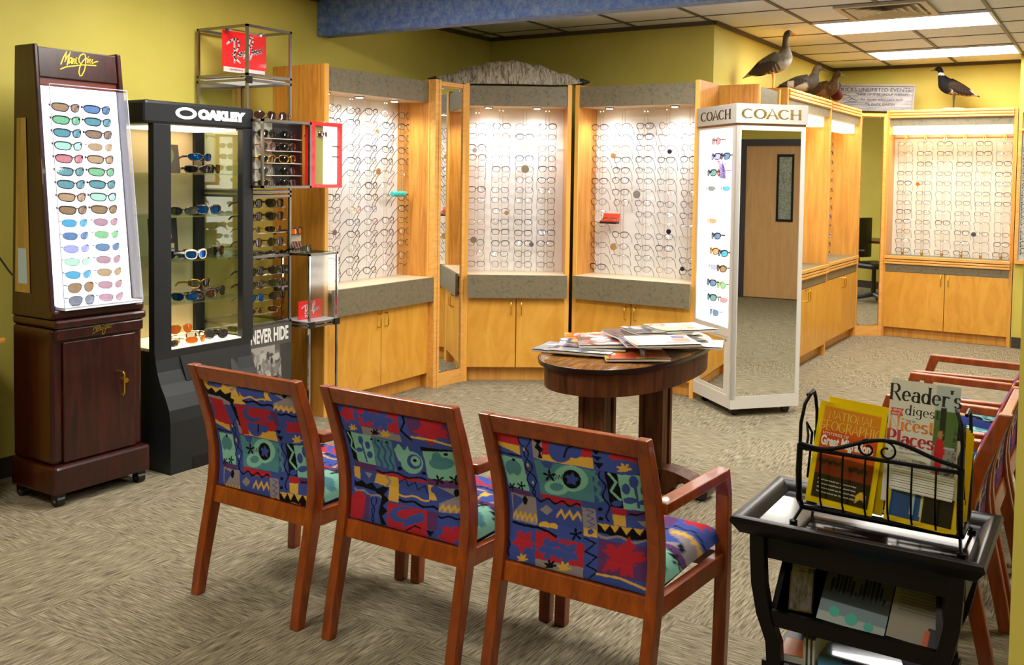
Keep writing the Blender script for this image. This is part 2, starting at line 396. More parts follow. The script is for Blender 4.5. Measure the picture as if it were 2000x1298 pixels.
for (x, y, p), l in zip(PANELS, LBL): ceiling_light(x, y, l)
v = thing('ceiling_vent', 'square louvred air vent in the tiled ceiling above the nearer light', 'vent', (-1.385, 6.95, H))
VM = mat('vent_metal', 'b9ae90', .45)
part('vent_frame', M().box(-.29, .29, -.29, -.25, -.02, 0).box(-.29, .29, .25, .29, -.02, 0).box(-.29, -.25, -.25, .25, -.02, 0).box(.25, .29, -.25, .25, -.02, 0), VM, v)
for k in range(4):
    s_ = .23-.055*k
    sl = M()
    for q in range(4):
        sl.T = Matrix.Rotation(q*PI/2, 4, 'Z')
        sl.add([(-s_, -s_, -.022), (s_, -s_, -.022), (s_-.05, -s_+.05, -.002), (-s_+.05, -s_+.05, -.002)], [(0, 1, 2, 3)])
    part('louvre', sl, VM, v)

# ------------------------------------------------------------------ eyewear
def lens_outline(w, h, ex, n=20, tilt=0.0, ux=0.0):
    pts = []
    for k in range(n):
        a = 2*PI*k/n; c, s = math.cos(a), math.sin(a)
        x = w*math.copysign(abs(c)**ex, c); z = h*math.copysign(abs(s)**ex, s)
        if z < 0: x *= 1-ux*abs(z/h)
        pts.append((x, z+tilt*x))
    return pts
def eyewear(w=.026, h=.019, ex=.7, r=.0014, wrap=.9, gap=.0095, ux=.08, tilt=.03, half=False, temple=.0016, tlen=.13, top=.0, n=20, drop=.03, slope=0.0):
    """returns builders: frame, lens L/R, temple L/R. Front faces -y, bridge at the origin."""
    fr, lens, tmp = M(), [], []
    def cv(x): return wrap*x*x*3.2
    for s in (-1, 1):
        cx = s*(gap+w)
        o = [(cx+s*x, z) for x, z in lens_outline(w, h, ex, n, tilt, ux)]
        P = [(x, cv(x), z) for x, z in o]
        if not half: fr.tube(P, [r*(1+top*max(0, p[2]/h)) for p in P], 5, True)
        else: fr.tube([p for p in P[0:n//2+1]], r, 5)
        lm = M(); c0 = (cx, cv(cx)-.0008, 0)
        inner = [(cx+(p[0]-cx)*.55, cv(cx+(p[0]-cx)*.55)-.0008, p[2]*.55) for p in P]
        vs = [c0]+inner+[(p[0], p[1]-.0002, p[2]) for p in P]
        fs = [(0, 1+(i+1) % n, 1+i) for i in range(n)]+[(1+i, 1+(i+1) % n, 1+n+(i+1) % n, 1+n+i) for i in range(n)]
        lm.add(vs, fs); lens.append(lm)
        xh = s*(gap+2*w+.003); yh = cv(xh); zh = h*.45
        fr.tube([(cx+s*w*.97, cv(cx+s*w), zh), (xh, yh+.003, zh)], r*1.2, 5)
        cs, sn_ = math.cos(slope), math.sin(slope)
        tq = [(0, 0), (.35, .001), (.72, -.002), (.88, -.012), (1, -drop)]; dx_ = [0, .002, 0, -.002, -.004]
        t = M(); t.tube([(xh+s*d_, yh+.002+a_*tlen*cs, zh+b_-a_*tlen*sn_) for (a_, b_), d_ in zip(tq, dx_)],
                        [temple, temple*1.05, temple*1.1, temple*1.3, temple*.9], 5, flat=(.7, 1, 1.5)); tmp.append(t)
    fr.tube([(-gap, cv(gap), h*.35), (0, -.001, h*.5), (gap, cv(gap), h*.35)], r*1.15, 5)
    return fr, lens, tmp
def merge(mbs, mis):
    o = M()
    for b, k in zip(mbs, mis): o.add(b.v, b.f, k)
    return o
FCOL = {'black': mat('frame_black', '141416', .3), 'brown': mat('frame_brown', '4a3322', .35), 'gunmetal': mat('frame_gunmetal', '3a3d44', .3, .7),
        'silver': mat('frame_silver', '9a9aa0', .25, .9), 'red': mat('frame_red', '8e2226', .35), 'blue': mat('frame_blue', '35486e', .35),
        'gold': mat('frame_gold', 'b09060', .3, .8), 'clear': mat('frame_clear', 'b8b4ac', .2)}
SHAPES = [dict(w=.028, h=.0195, ex=.68, r=.0015, top=.5, gap=.0075, ux=.14), dict(w=.0265, h=.0235, ex=.88, r=.0015, top=.3, gap=.008), dict(w=.029, h=.021, ex=.72, r=.0020, top=.8, gap=.007, ux=.16), dict(w=.028, h=.0185, ex=.66, r=.0015, half=True, gap=.0075)]
OPT = {}
def optical(shape, col):
    if (shape, col) not in OPT:
        fr, ln, tm = eyewear(**SHAPES[shape], slope=.62, tlen=.09, drop=.018, temple=.0017)
        mb = merge([fr]+ln+tm, [0, 1, 1, 0, 0])
        OPT[shape, col] = mb.mesh('eyeglasses', [FCOL[col], LENS])
    return OPT[shape, col]
SHN = ['rectangular', 'round', 'bold', 'half-rim']
def eyeglass(T, x, y, z, label, group, shape, col, tilt=8, rz=0, extra=0):
    me = optical(shape, col)
    o = bpy.data.objects.new('eyeglasses', me); C.objects.link(o)
    o.matrix_world = T @ Matrix.Translation((x, y, z)) @ Matrix.Rotation(rad(rz), 4, 'Z') @ Matrix.Rotation(rad(-tilt), 4, 'X')
    tag(o, label, 'eyeglasses', group)
    return o

# ------------------------------------------------------------------ display cabinets
def handle(parent, x, z, y=0.0, L=.09):
    return part('handle', M().tube([(x, y, z+L/2), (x, y-.022, z+L/2), (x, y-.03, z+L/2-.01), (x, y-.03, z-L/2+.01), (x, y-.022, z-L/2), (x, y, z-L/2)], .004, 8), BRASS, parent, smooth=True)
def laminate_cabinet(label, loc, ang, W, D=.445, yb=.29, cols=(), yr=.20, pucks=(), name='display_cabinet', doors=True):
    t = thing(name, label, 'display cabinet', loc, rad(ang), None)
    for x in (0, W-.03):
        part('side_panel', M().box(x, x+.03, .012, D, 0, 2.18, 1).box(x, x+.03, 0, .012, 0, 2.18, 0), [mat('oak_edge', 'e8ac4c', .4, noise=.06), OAKD], t)
    part('valance', box(.03, W-.03, .01, .03, 2.02, 2.165), GRAN, t)
    part('top_panel', box(.03, W-.03, .03, D, 2.02, 2.04), CREAM, t)
    part('back_panel', box(.03, W-.03, yb, yb+.02, .79, 2.02), WBACK, t)
    part('countertop', box(.03, W-.03, -.03, yb+.02, .772, .79), CREAM, t)
    part('counter_fascia', box(.03, W-.02, -.05, -.03, .622, .79), GRAN, t)
    part('lower_carcass', box(.03, W-.03, .02, D, .10, .772), OAKD, t)
    wd = (W-.06-.006)/2
    for i in (0, 1):
        x0 = .03+i*(wd+.006)
        d = part('door', box(x0, x0+wd, -.002, .018, .105, .618), MAPLE, t, bevel=.002)
        handle(d, x0+wd-.035 if i == 0 else x0+.035, .545, -.002)
    part('toe_kick', box(.03, W-.03, .06, .08, 0, .10), OAK, t)
    for u in cols:
        r = M()
        r.tube([(u-.012, yr+.035, .79), (u-.012, yr+.035, 2.02)], .004, 6).tube([(u+.012, yr+.035, .79), (u+.012, yr+.035, 2.02)], .004, 6)
        part('display_rod', r, ACRY, t)
    for u in pucks:
        d = part('downlight', M().lathe([(.034, 2.012), (.034, 2.02)], 16, 0, (u, .14)), STEEL, t)
        part('bulb', M().lathe([(.022, 2.0095), (.024, 2.0115)], 16, 0, (u, .14)), mat('halogen_glow', 'ffffff', emit=40, ecol='fff4e0'), d)
    T = Matrix.Translation(loc) @ Matrix.Rotation(rad(ang), 4, 'Z')
    for u in pucks:
        l = bpy.data.lights.new('downlight_lamp', 'SPOT'); l.energy = 14; l.spot_size = rad(150); l.spot_blend = 1; l.shadow_soft_size = .03; l.color = (.97, .98, 1)
        lo = bpy.data.objects.new('downlight_lamp', l); C.objects.link(lo); lo.matrix_world = T @ Matrix.Translation((u, .10, 1.995)) @ Matrix.Rotation(rad(4), 4, 'X')
    return t, T
def fill_grid(T, cols, rows, yr, where, group, tilt=8, skip=(), cmix=None, jit=.004):
    cmix = cmix or ['black']*7+['brown']*3+['gunmetal']*3+['silver', 'blue', 'gold']
    for j, z in enumerate(rows):
        for i, u in enumerate(cols):
            if (i, j) in skip: continue
            s = random.choice((0, 2, 3, 0) if where.startswith('far') else (0, 0, 1, 2, 2, 3)); c = random.choice(cmix)
            if (i, j, where) in RED: c = 'red'; s = 0
            eyeglass(T, u+random.uniform(-jit, jit), yr+random.uniform(-.004, .004), z+random.uniform(-.004, .004),
                     f'{c} {SHN[s]} eyeglasses, {ORD[j]} row down, {ORD[i]} column, {where}', group, s, c, tilt+random.uniform(-5, 6), random.uniform(-4, 4))
RED = {(0, 10, 'narrower white backed cabinet'), (0, 4, 'cabinet left of the mirrored tower')}
cols1 = [.286, .474, .65, .829, 1.01]
rows1 = [1.93-.0823*k for k in range(14)]
c1, T1 = laminate_cabinet('oak display cabinet on the left wall beside the steel sunglasses stand', (-4.119, 4.386, 0), 90, 1.08, cols=[.10]+cols1, yr=.18, yb=.285, pucks=(.15, .47, .83))
fill_grid(T1, cols1, rows1, .18, 'left wall oak cabinet', 'eyeglasses in the left wall cabinet', skip={(3, 8), (4, 6)})
cols2 = [.088, .267, .445, .616]
rows2 = [1.885-.0798*k for k in range(14)]
c2, T2 = laminate_cabinet('oak display cabinet set at an angle below the birch bark piece', (-4.04, 5.76, 0), 34.5, .775, cols=cols2, pucks=(.17, .53), D=.40)
fill_grid(T2, cols2, rows2, .20, 'narrower white backed cabinet', 'eyeglasses in the angled cabinet')
cols3 = [.10, .28, .46, .632, .81]
c3, T3 = laminate_cabinet('oak display cabinet facing the round-ended table, left of the white mirrored tower', (-3.388, 6.225, 0), 0, .956, cols=cols3, pucks=(.21, .72), D=.36)
fill_grid(T3, cols3, rows2, .20, 'cabinet left of the mirrored tower', 'eyeglasses in the cabinet left of the mirrored tower', skip={(1, 8), (1, 9)})
c0, T0 = laminate_cabinet('narrow oak cabinet mostly hidden behind the white mirrored tower', (-2.16, 6.66, 0), 90, .50, D=.41)

def moulded_cabinet(label, loc, ang, W, D=.42, cols=(), yr=.2, lampx=None, back=True):
    t = thing('display_cabinet', label, 'display cabinet', loc, rad(ang), None)
    for x in (0, W-.03): part('side_panel', box(x, x+.03, 0, D, 0, 2.2), OAK, t)
    c = M().box(.03, W-.03, .0, .02, 2.12, 2.2)
    for k in range(3): c.box(.03, W-.03, -.012, .0, 2.125+.026*k, 2.143+.026*k)
    part('cornice', c, OAKH, t, bevel=.003)
    part('valance', box(.03, W-.03, .01, .03, 2.05, 2.12), GRAN, t)
    part('top_panel', box(.03, W-.03, .02, D, 2.18, 2.195), OAK, t)
    lx = lampx or (.05, W-.05)
    part('light_diffuser', box(lx[0], lx[1], 
         .05, .17, 1.97, 2.05), WARMG, t)
    part('back_panel', box(.03, W-.03, yr+.08, yr+.10, .79, 2.18), CBACK if back else OAK, t)
    part('backing_rail', box(.03, W-.03, yr+.07, yr+.08, 1.94, 1.948), OAKD, t)
    part('countertop', box(.03, W-.03, -.01, yr+.1, .775, .79), GRAN, t)
    c = M().box(.02, W-.02, -.022, -.01, .765, .795)
    for k in range(2): c.box(.02, W-.02, -.02, -.004, .715+.024*k, .734+.024*k)
    part('counter_moulding', c, OAKH, t, bevel=.003)
    part('counter_fascia', box(.03, W-.03, -.003, .012, .64, .712), GRAN, t)
    part('lower_carcass', box(.03, W-.03, .03, D, .09, .765), OAK, t)
    wd = (W-.06-.006)/2
    for i in (0, 1):
        x0 = .03+i*(wd+.006)
        d = part('door', box(x0, x0+wd, .0, .02, .095, .636), MAPLE, t, bevel=.002)
        handle(d, x0+wd-.03 if i == 0 else x0+.03, .575, 0)
    part('toe_kick', box(.03, W-.03, .05, .07, 0, .09), OAK, t)
    for u in cols:
        r = part('display_rod', M().tube([(u-.01, yr+.03, .8), (u-.01, yr+.03, 1.95)], .004, 6).tube([(u+.01, yr+.03, .8), (u+.01, yr+.03, 1.95)], .004, 6), ACRY, t)
        part('rod_clip', M().lathe([(.012, .79), (.012, .82)], 10, 0, (u, yr+.03)).box(u-.01, u+.01, yr+.02, yr+.06, 1.945, 1.975), BRASS, r)
    T = Matrix.Translation(loc) @ Matrix.Rotation(rad(ang), 4, 'Z')
    a = area_light('cabinet_tube_lamp', (0, 0, 0), lx[1]-lx[0], .10, 1.3, (1, .86, .62))
    a.matrix_world = T @ Matrix.Translation(((lx[0]+lx[1])/2, .11, 1.965)) @ Matrix.Rotation(rad(18), 4, 'X')
    return t, T
moulded_cabinet('oak cabinet with grooved cornice just right of the white mirrored tower', (-2.12, 7.2, 0), 90, 1.30, back=True)
r2, TR2 = moulded_cabinet('oak cabinet with grooved cornice left of the narrow far corner mirror', (-2.137, 8.55, 0), 90, 1.15, cols=[.9])
fill_grid(TR2, [.9], [1.86-.087*k for k in range(13)], .2, 'cabinet left of the far corner mirror', 'eyeglasses beside the far corner mirror')
colsF = [.141, .319, .499, .67, .84, 1.014]
rowsF = [1.88-.095*k for k in range(12)]
fu, TF = moulded_cabinet('wide oak cabinet on the far green wall with bright cream back', (-1.94, 9.89, 0), 0, 1.135, cols=colsF)
fill_grid(TF, colsF, rowsF, .2, 'far wall cabinet', 'eyeglasses in the far wall cabinet', cmix=['black']*6+['brown']*3+['gunmetal']*2)

def mirror_panel(label, loc, ang, W, cat='mirror'):
    t = thing('mirror_panel', label, cat, loc, rad(ang))
    part('frame', M().box(0, W, .012, .03, 0, 2.17).box(0, .022, -.006, .012, 0, 2.18).box(W-.03, W, -.006, .012, 0, 2.17).box(-.034, -.002, -.002, .09, 0, 2.18).box(.022, W-.03, .0, .012, 2.14, 2.17).box(.022, W-.03, 0, .012, 0, .10), OAKH, t)
    part('mirror_glass', box(.035, W-.035, .004, .0115, .105, 2.13), MIRROR, t)
    for x in (.055, W-.055):
        for z in (.108, 2.12): part('mirror_clip', M().disc((x, .004, z), .009, 1, -.004, 10), CHROME, t)
    return t
mirror_panel('tall narrow oak framed mirror between the left wall and angled cabinets', (-4.066, 5.47, 0), 84.8, .29)
mirror_panel('tall narrow oak framed mirror in the far corner', (-2.16, 9.722, 0), 37, .28)

# round tags, cases hung on the rods
def tagdisc(T, x, y, z, r, col, label, metal=0.8):
    m = mat('tag_'+col, col, .25, .25)
    o = part('brand_disc', M().disc((0, 0, 0), r, 1, .004, 22).tube([(0, .004, 0), (0, .05, .01)], .0015, 5), m)
    o.matrix_world = T @ Matrix.Translation((x, y, z)); tag(o, label, 'display disc', None)
    return o
for (T, x, z, r, c, l) in ((T1, .70, 1.53, .022, 'b07a40', 'copper disc between third and fourth columns of the left wall cabinet'), (T1, .69, 1.80, .014, 'b8884a', 'small copper disc near the top of the left wall cabinet'),
    (T1, .27, 1.13, .018, '8a6a5a', 'brown disc low in the first column of left wall cabinet'),
    (T2, .45, 1.565, .030, '8d8468', 'large silver disc in the third column of the angled cabinet'), (T2, .07, 1.70, .018, '9a9a90', 'silver disc high in the first column of angled cabinet'),
    (T2, .315, 1.235, .017, 'a89a6a', 'gold disc in the second column of the angled cabinet'), (T2, .07, 1.03, .024, '8f8676', 'bronze disc low in first column of angled cabinet'), (T2, .505, 1.0, .018, '6a7078', 'steel disc low between third and fourth columns of angled cabinet'),
    (T3, .225, 1.67, .020, 'b08858', 'copper disc high in cabinet left of mirrored tower'), (T3, .42, 1.39, .029, '8f8c84', 'large silver disc in middle of cabinet left of mirrored tower'),
    (T3, .67, 1.70, .017, '222226', 'black disc high in cabinet left of mirrored tower'), (T3, .675, 1.13, .018, '2a2a30', 'black disc low in cabinet left of mirrored tower'),
    (T3, .24, 1.0, .026, 'b8945c', 'tan disc low in second column left of mirrored tower'), (T3, .785, .87, .016, '303036', 'black disc at the bottom right left of mirrored tower'),
    (TF, .27, 1.49, .018, 'b06a20', 'copper disc upper left in the far wall cabinet'), (TF, .78, 1.02, .022, '50505c', 'dark disc lower right in the far wall cabinet')):
    tagdisc(T, x, .165 if T is T1 else .18, z, r, c, l)
TEAL = mat('teal_leatherette', '33b8b4', .35, noise=.05)
o = part('eyeglass_case', M().lathe([(.016, 0), (.019, .004), (.019, .136), (.016, .14)], 14), TEAL); o.matrix_world = T1 @ Matrix.Translation((.84, .16, 1.375)) @ Matrix.Rotation(rad(90), 4, 'Y')
tag(o, 'teal tubular eyeglass case hung in the left wall cabinet', 'eyeglass case')
t = thing('eyeglass_case', 'open red lined eyeglass case in the cabinet left of the mirrored tower', 'eyeglass case', (0, 0, 0)); t.matrix_world = T3 @ Matrix.Translation((.21, .17, 1.19))
part('case_base', M().box(-.068, .068, -.03, .03, -.02, -.004), mat('case_black', '1c1412', .4), t, bevel=.004)
part('case_lining', M().box(-.064, .064, -.028, .028, -.004, .003), mat('case_red', 'd0401c', .5), t)
part('case_lid', M().hexa([(-.068, .022, .0), (.068, .022, .0), (.068, .03, .0), (-.068, .03, .0)], [(-.066, .035, .055), (.066, .035, .055), (.066, .045, .055), (-.066, .045, .055)]), mat('case_red', 'd0401c', .5), t, bevel=.002)
fr, ln, tm = eyewear(**SHAPES[2]); part('folded_frame', merge([fr]+ln, [0, 1, 1]), [FCOL['brown'], LENS], t, loc=(0, -.01, .012), rot=(rad(-50), 0, 0))
# ------------------------------------------------------------------ sunglasses
SUNF = {'black': mat('sun_black', '0c0c0e', .12, coat=.5), 'navy': mat('sun_navy', '1c1a3a', .2, coat=.5), 'tort': mat('sun_tortoise', '3a1c10', .15, coat=.5), 'red': mat('sun_red', 'a03028', .2, coat=.4),
        'white': mat('sun_white', 'e6dcd8', .3, coat=.3), 'gold': mat('sun_gold', 'c09040', .2, .9), 'maroon': mat('sun_maroon', '5a1820', .2, coat=.4)}
def tint(name, col, clear=.9): return glass('tint_'+name, tuple(c**1.35*.85 for c in col), clear, .03)
BACKLIT = {'brown': tint('brown', (.36, .25, .15)), 'blue': tint('blue', (.16, .27, .40)), 'green': tint('green', (.26, .52, .30)), 'teal': tint('teal', (.17, .36, .36)), 'tan': tint('tan', (.48, .36, .22)),
           'pale green': tint('palegreen', (.46, .72, .52)), 'pink': tint('pink', (.60, .26, .26)), 'rose': tint('rose', (.48, .31, .34)), 'grey': tint('grey', (.24, .26, .28)), 'aqua': tint('aqua', (.12, .42, .54)), 'violet': tint('violet', (.40, .42, .62))}
DARKL = {'black': mat('lens_black', '08080a', .04, coat=1.0), 'blue mirrored': mat('lens_blue', '1c5fae', .06, .8), 'brown': mat('lens_brown', '2a140c', .05, coat=1.0), 'green': mat('lens_green', '12200f', .05, coat=1.0),
         'orange': mat('lens_orange', 'd06a28', .08, .3), 'yellow mirrored': mat('lens_yellow', 'c89a10', .06, .8), 'grey mirrored': mat('lens_grey', '6f7880', .05, .9)}
STY = {'sport': dict(w=.0315, h=.0185, ex=.62, r=.0025, wrap=2.3, gap=.006, ux=.20, tilt=.06, temple=.0042, top=.5, n=22, drop=.014, tlen=.10),
       'oval': dict(w=.028, h=.0175, ex=.8, r=.0011, wrap=2.2, gap=.008, ux=.08, tilt=.04, temple=.0015, n=22, drop=.02, tlen=.10),
       'square': dict(w=.031, h=.0225, ex=.66, r=.0032, wrap=1.2, gap=.006, ux=.16, tilt=.05, temple=.0036, top=.7, n=22, drop=.02, tlen=.12),
       'aviator': dict(w=.029, h=.0235, ex=.74, r=.0014, wrap=1.2, gap=.007, ux=.26, tilt=-.04, temple=.0016, n=22, drop=.03, tlen=.12),
       'round': dict(w=.027, h=.0245, ex=.95, r=.0024, wrap=.8, gap=.008, ux=.0, tilt=0, temple=.0026, n=22, drop=.03, tlen=.12)}
PRO = {}
def sunglasses(T, style, fcol, lmat, label, group=None, s=1.0):
    key = (style, fcol, lmat.name)
    if key not in PRO:
        fr, ln, tm = eyewear(**STY[style]); fm = SUNF[fcol]
        PRO[key] = (fr.mesh('frame', fm, True), [l.mesh('lens', lmat, True) for l in ln], [t_.mesh('temple', fm, True) for t_ in tm])
    fr, ln, tm = PRO[key]
    t = bpy.data.objects.new('sunglasses', None); C.objects.link(t); t.empty_display_size = .02
    t.matrix_world = T if s == 1 else T @ Matrix.Diagonal((s, s, s, 1))
    tag(t, label, 'sunglasses', group)
    link('frame', fr, t)
    for l in ln: link('lens', l, t)
    for l in tm: link('temple', l, t)
    return t
def TR(x, y, z, rz=0, rx=0): return Matrix.Translation((x, y, z)) @ Matrix.Rotation(rad(rz), 4, 'Z') @ Matrix.Rotation(rad(rx), 4, 'X')

# ------------------------------------------------------------------ mahogany sunglasses cabinet
MAHO = ramped('mahogany', [(0.3, '1c0504'), (0.5, '2f0a08'), (0.7, '40110d')], 4, (6, 6, .7), .30, 5, 1.0, coat=.2)
ML = (-4.13, 2.74, 0)
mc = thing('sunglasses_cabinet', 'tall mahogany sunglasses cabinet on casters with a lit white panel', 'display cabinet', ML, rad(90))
TM = Matrix.Translation(ML) @ Matrix.Rotation(rad(90), 4, 'Z')
def yf(z): return -.125+(z-.84)*.135/(2.07-.84)     # sloping front of the upper part
def sl(x0, x1, z0, z1, d0, d1, m=0, M_=None):        # box that follows the slope, depths d0..d1 behind it
    return (M_ or M()).hexa([(x0, yf(z0)+d0, z0), (x1, yf(z0)+d0, z0), (x1, yf(z0)+d1, z0), (x0, yf(z0)+d1, z0)],
                            [(x0, yf(z1)+d0, z1), (x1, yf(z1)+d0, z1), (x1, yf(z1)+d1, z1), (x0, yf(z1)+d1, z1)], m)
for sx in (-1, 1):
    a, b = (sx*.235, sx*.21) if sx < 0 else (sx*.21, sx*.235)
    c, d = (sx*.222, sx*.20) if sx < 0 else (sx*.20, sx*.222)
    part('side_panel', M().hexa([(a, yf(.84)-.02, .84), (b, yf(.84)-.02, .84), (b, .16, .84), (a, .16, .84)], [(c, yf(2.07)-.02, 2.07), (d, yf(2.07)-.02, 2.07), (d, .14, 2.07), (c, .14, 2.07)]), MAHO, mc, bevel=.006)
hd = part('header', sl(-.20, .20, 1.925, 2.06, -.012, .10), MAHO, mc, bevel=.004)
part('back_board', sl(-.21, .21, .84, 1.925, .03, .05), MAHO, mc)
part('top_rail', sl(-.20, .20, 1.885, 1.925, .0, .03), mat('mahogany_rail', '6a2a1c', .3, noise=.1), mc)
WL = mat('white_light_panel', 'f4f6ff', .4, emit=2.1, ecol='e6ecff')
part('light_panel', sl(-.19, .195, .895, 1.885, .0, .03), WL, mc)
cv_ = M()
cv_.add([(-.20, yf(.89)-.075, .89), (.205, yf(.89)-.075, .89), (.20, yf(1.89)-.075, 1.89), (-.195, yf(1.89)-.075, 1.89), (-.20, yf(.89), .89), (.205, yf(.89), .89), (.20, yf(1.89), 1.89), (-.195, yf(1.89), 1.89)],
        [(0, 1, 2, 3), (0, 3, 7, 4), (1, 5, 6, 2), (3, 2, 6, 7)])
part('acrylic_cover', cv_, glass('acrylic_cover', (.96, .97, 1), .86, .04), mc)
ce = M()
for p, q in (((-.20, -.075, .89), (-.195, -.075, 1.89)), ((.205, -.075, .89), (.20, -.075, 1.89))):
    ce.tube([(p[0], yf(.89)+p[1], .89), (q[0], yf(1.89)+q[1], 1.89)], .0022, 5)
ce.tube([(-.195, yf(1.89)-.075, 1.89), (.20, yf(1.89)-.075, 1.89)], .002, 5)
part('cover_edge', ce, mat('acrylic_edge', 'c8cce0', .2), mc)
part('cover_floor', sl(-.198, .203, .882, .894, -.075, 0), mat('white_acrylic', 'e8ecf8', .3), mc)
part('ledge', box(-.235, .235, yf(.84)-.055, .16, .80, .84).box(-.235, .235, yf(.84)-.04, .16, .84, .88), MAHO, mc, bevel=.012)
lb = part('lower_cabinet', M().box(-.235, .235, -.145, .16, .185, .80), MAHO, mc, bevel=.015)
dk = mat('mahogany_recess', '1c0504', .35)
part('header_band', box(-.225, .23, -.165, -.145, .745, .80), MAHO, mc, bevel=.01)
dd = part('door', box(-.185, .19, -.158, -.146, .19, .735), MAHO, mc, bevel=.004)
part('door_handle', M().tube([(.10, -.158, .56), (.10, -.185, .56), (.105, -.188, .55), (.105, -.188, .46), (.10, -.185, .45), (.10, -.158, .45)], .004, 8), BRASS, dd, smooth=True)
part('lock', M().disc((.125, -.158, .515), .012, 1, -.018, 14), BRASS, dd)
part('plinth', M().box(-.25, .25, -.185, .16, .055, .185), MAHO, mc, bevel=.014)
for x in (-.21, .21):
    for y in (-.15, .12):
        k = part('caster', M().tube([(x-.018, y, .026), (x+.018, y, .026)], .026, 14).box(x-.022, x+.022, y-.02, y+.02, .03, .055), BLACKP, mc)
        part('caster_hub', M().tube([(x-.02, y, .026), (x+.02, y, .026)], .01, 10), CHROME, k)
# mirror on the left side; its reflection of wood and paper is painted on
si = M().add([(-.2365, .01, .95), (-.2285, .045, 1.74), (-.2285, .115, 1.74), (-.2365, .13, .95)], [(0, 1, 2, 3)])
part('side_reflection', si, ramped('reflected_wood', [(0.3, '8f7436'), (0.7, 'b0924c')], 5, (3, 3, .5), .25, 4, 1), mc, label='tan wood reflection painted on the cabinet side mirror')
part('reflected_card', M().add([(-.2372, .03, .99), (-.2355, .04, 1.15), (-.2355, .105, 1.15), (-.2372, .10, .99)], [(0, 1, 2, 3)]), mat('blue_white_reflection', 'a8c4d8', .4), mc)
# gold signature lettering: strokes taken as a pen line
def trace(k, x0, y0, *st): return [[((s[i]-x0)*k, (y0-s[i+1])*k) for i in range(0, len(s), 2)] for s in st]
SIG = trace(.00126, 90, 500, (105, 510, 200, 310, 300, 155, 262, 290, 225, 430, 310, 290, 405, 155, 340, 330, 285, 520), (425, 300, 370, 330, 345, 470, 400, 430, 440, 310, 425, 460), (478, 320, 452, 450, 520, 330, 502, 452), (565, 322, 552, 440, 592, 448), (588, 284, 592, 288),
  (700, 430, 655, 405, 645, 320, 700, 210, 800, 150, 850, 170, 862, 260, 852, 350, 838, 460, 795, 610, 700, 765, 645, 775, 620, 690, 655, 550, 705, 440, 780, 345, 862, 268, 905, 268), (925, 285, 905, 390), (944, 222, 948, 226), (962, 282, 948, 390, 1012, 282, 1002, 388, 1072, 282, 1058, 392, 1140, 345, 1225, 315), (90, 645, 250, 570, 500, 515, 750, 465, 1000, 446, 1160, 440))
GOLD = mat('gold_paint', 'e8c020', .35, .2, emit=.15, ecol='e8c020')
def script_sign(strokes, mtx, sc, wdt, material, parent, name='lettering', h=.0015):
    mb = M()
    for s in strokes: ribbon(mb, s, wdt, wdt*.9, 0, h/sc if False else 0)
    me = mb.mesh(name, material); me.transform(mtx @ Matrix.Diagonal((sc, sc, 1, 1))); return link(name, me, parent)
sgn = math.degrees(math.atan(.135/1.23))
script_sign(SIG, plane_m((-.095, yf(1.99)-.0135, 1.992), 90-sgn), .135, .042, GOLD, hd)
script_sign(SIG, plane_m((-.045, -.1665, .772), 90), .072, .05, mat('dull_gold', '8a7020', .4), lb)
mrow = [('brown', 'sport', 'navy'), ('green', 'sport', 'black'), ('teal', 'sport', 'navy'), ('pale green', 'sport', 'navy'), ('pink', 'sport', 'navy'), ('teal', 'sport', 'black'), ('teal', 'sport', 'navy'), ('tan', 'sport', 'maroon'), ('brown', 'sport', 'black'),
        ('aqua', 'oval', 'navy'), ('blue', 'oval', 'black'), ('violet', 'oval', 'navy'), ('pale green', 'oval', 'gold'), ('aqua', 'oval', 'black'), ('brown', 'aviator', 'black'), ('grey', 'aviator', 'black')]
mrow2 = [('blue', 'sport', 'navy'), ('teal', 'sport', 'black'), ('brown', 'sport', 'navy'), ('tan', 'oval', 'gold'), ('tan', 'sport', 'maroon'), ('green', 'sport', 'tort'), ('teal', 'sport', 'black'), ('pale green', 'sport', 'navy'), ('brown', 'sport', 'tort'),
         ('rose', 'oval', 'black'), ('green', 'oval', 'gold'), ('blue', 'oval', 'black'), ('rose', 'oval', 'black'), ('tan', 'oval', 'black'), ('rose', 'oval', 'navy'), ('rose', 'oval', 'navy')]
for j in range(16):
    z = 1.79-.0583*j
    for i, (x, rows) in enumerate(((-.085, mrow), (.075, mrow2))):
        c, st, fc = rows[j]
        sunglasses(TM @ TR(x, yf(z)-.045, z, 0, 4), st, fc, BACKLIT[c], f'{c} lens sunglasses, {ORD[j]} row down, {"left" if i == 0 else "right"} column, mahogany cabinet', 'sunglasses in the mahogany cabinet', .98)
        pg = M().box(-.012, .012, 0, .05, -.004, .0)
        o = part('peg', M().box(x-.01, x+.01, yf(z)-.05, yf(z), z-.006, z-.003), ACRY, mc)

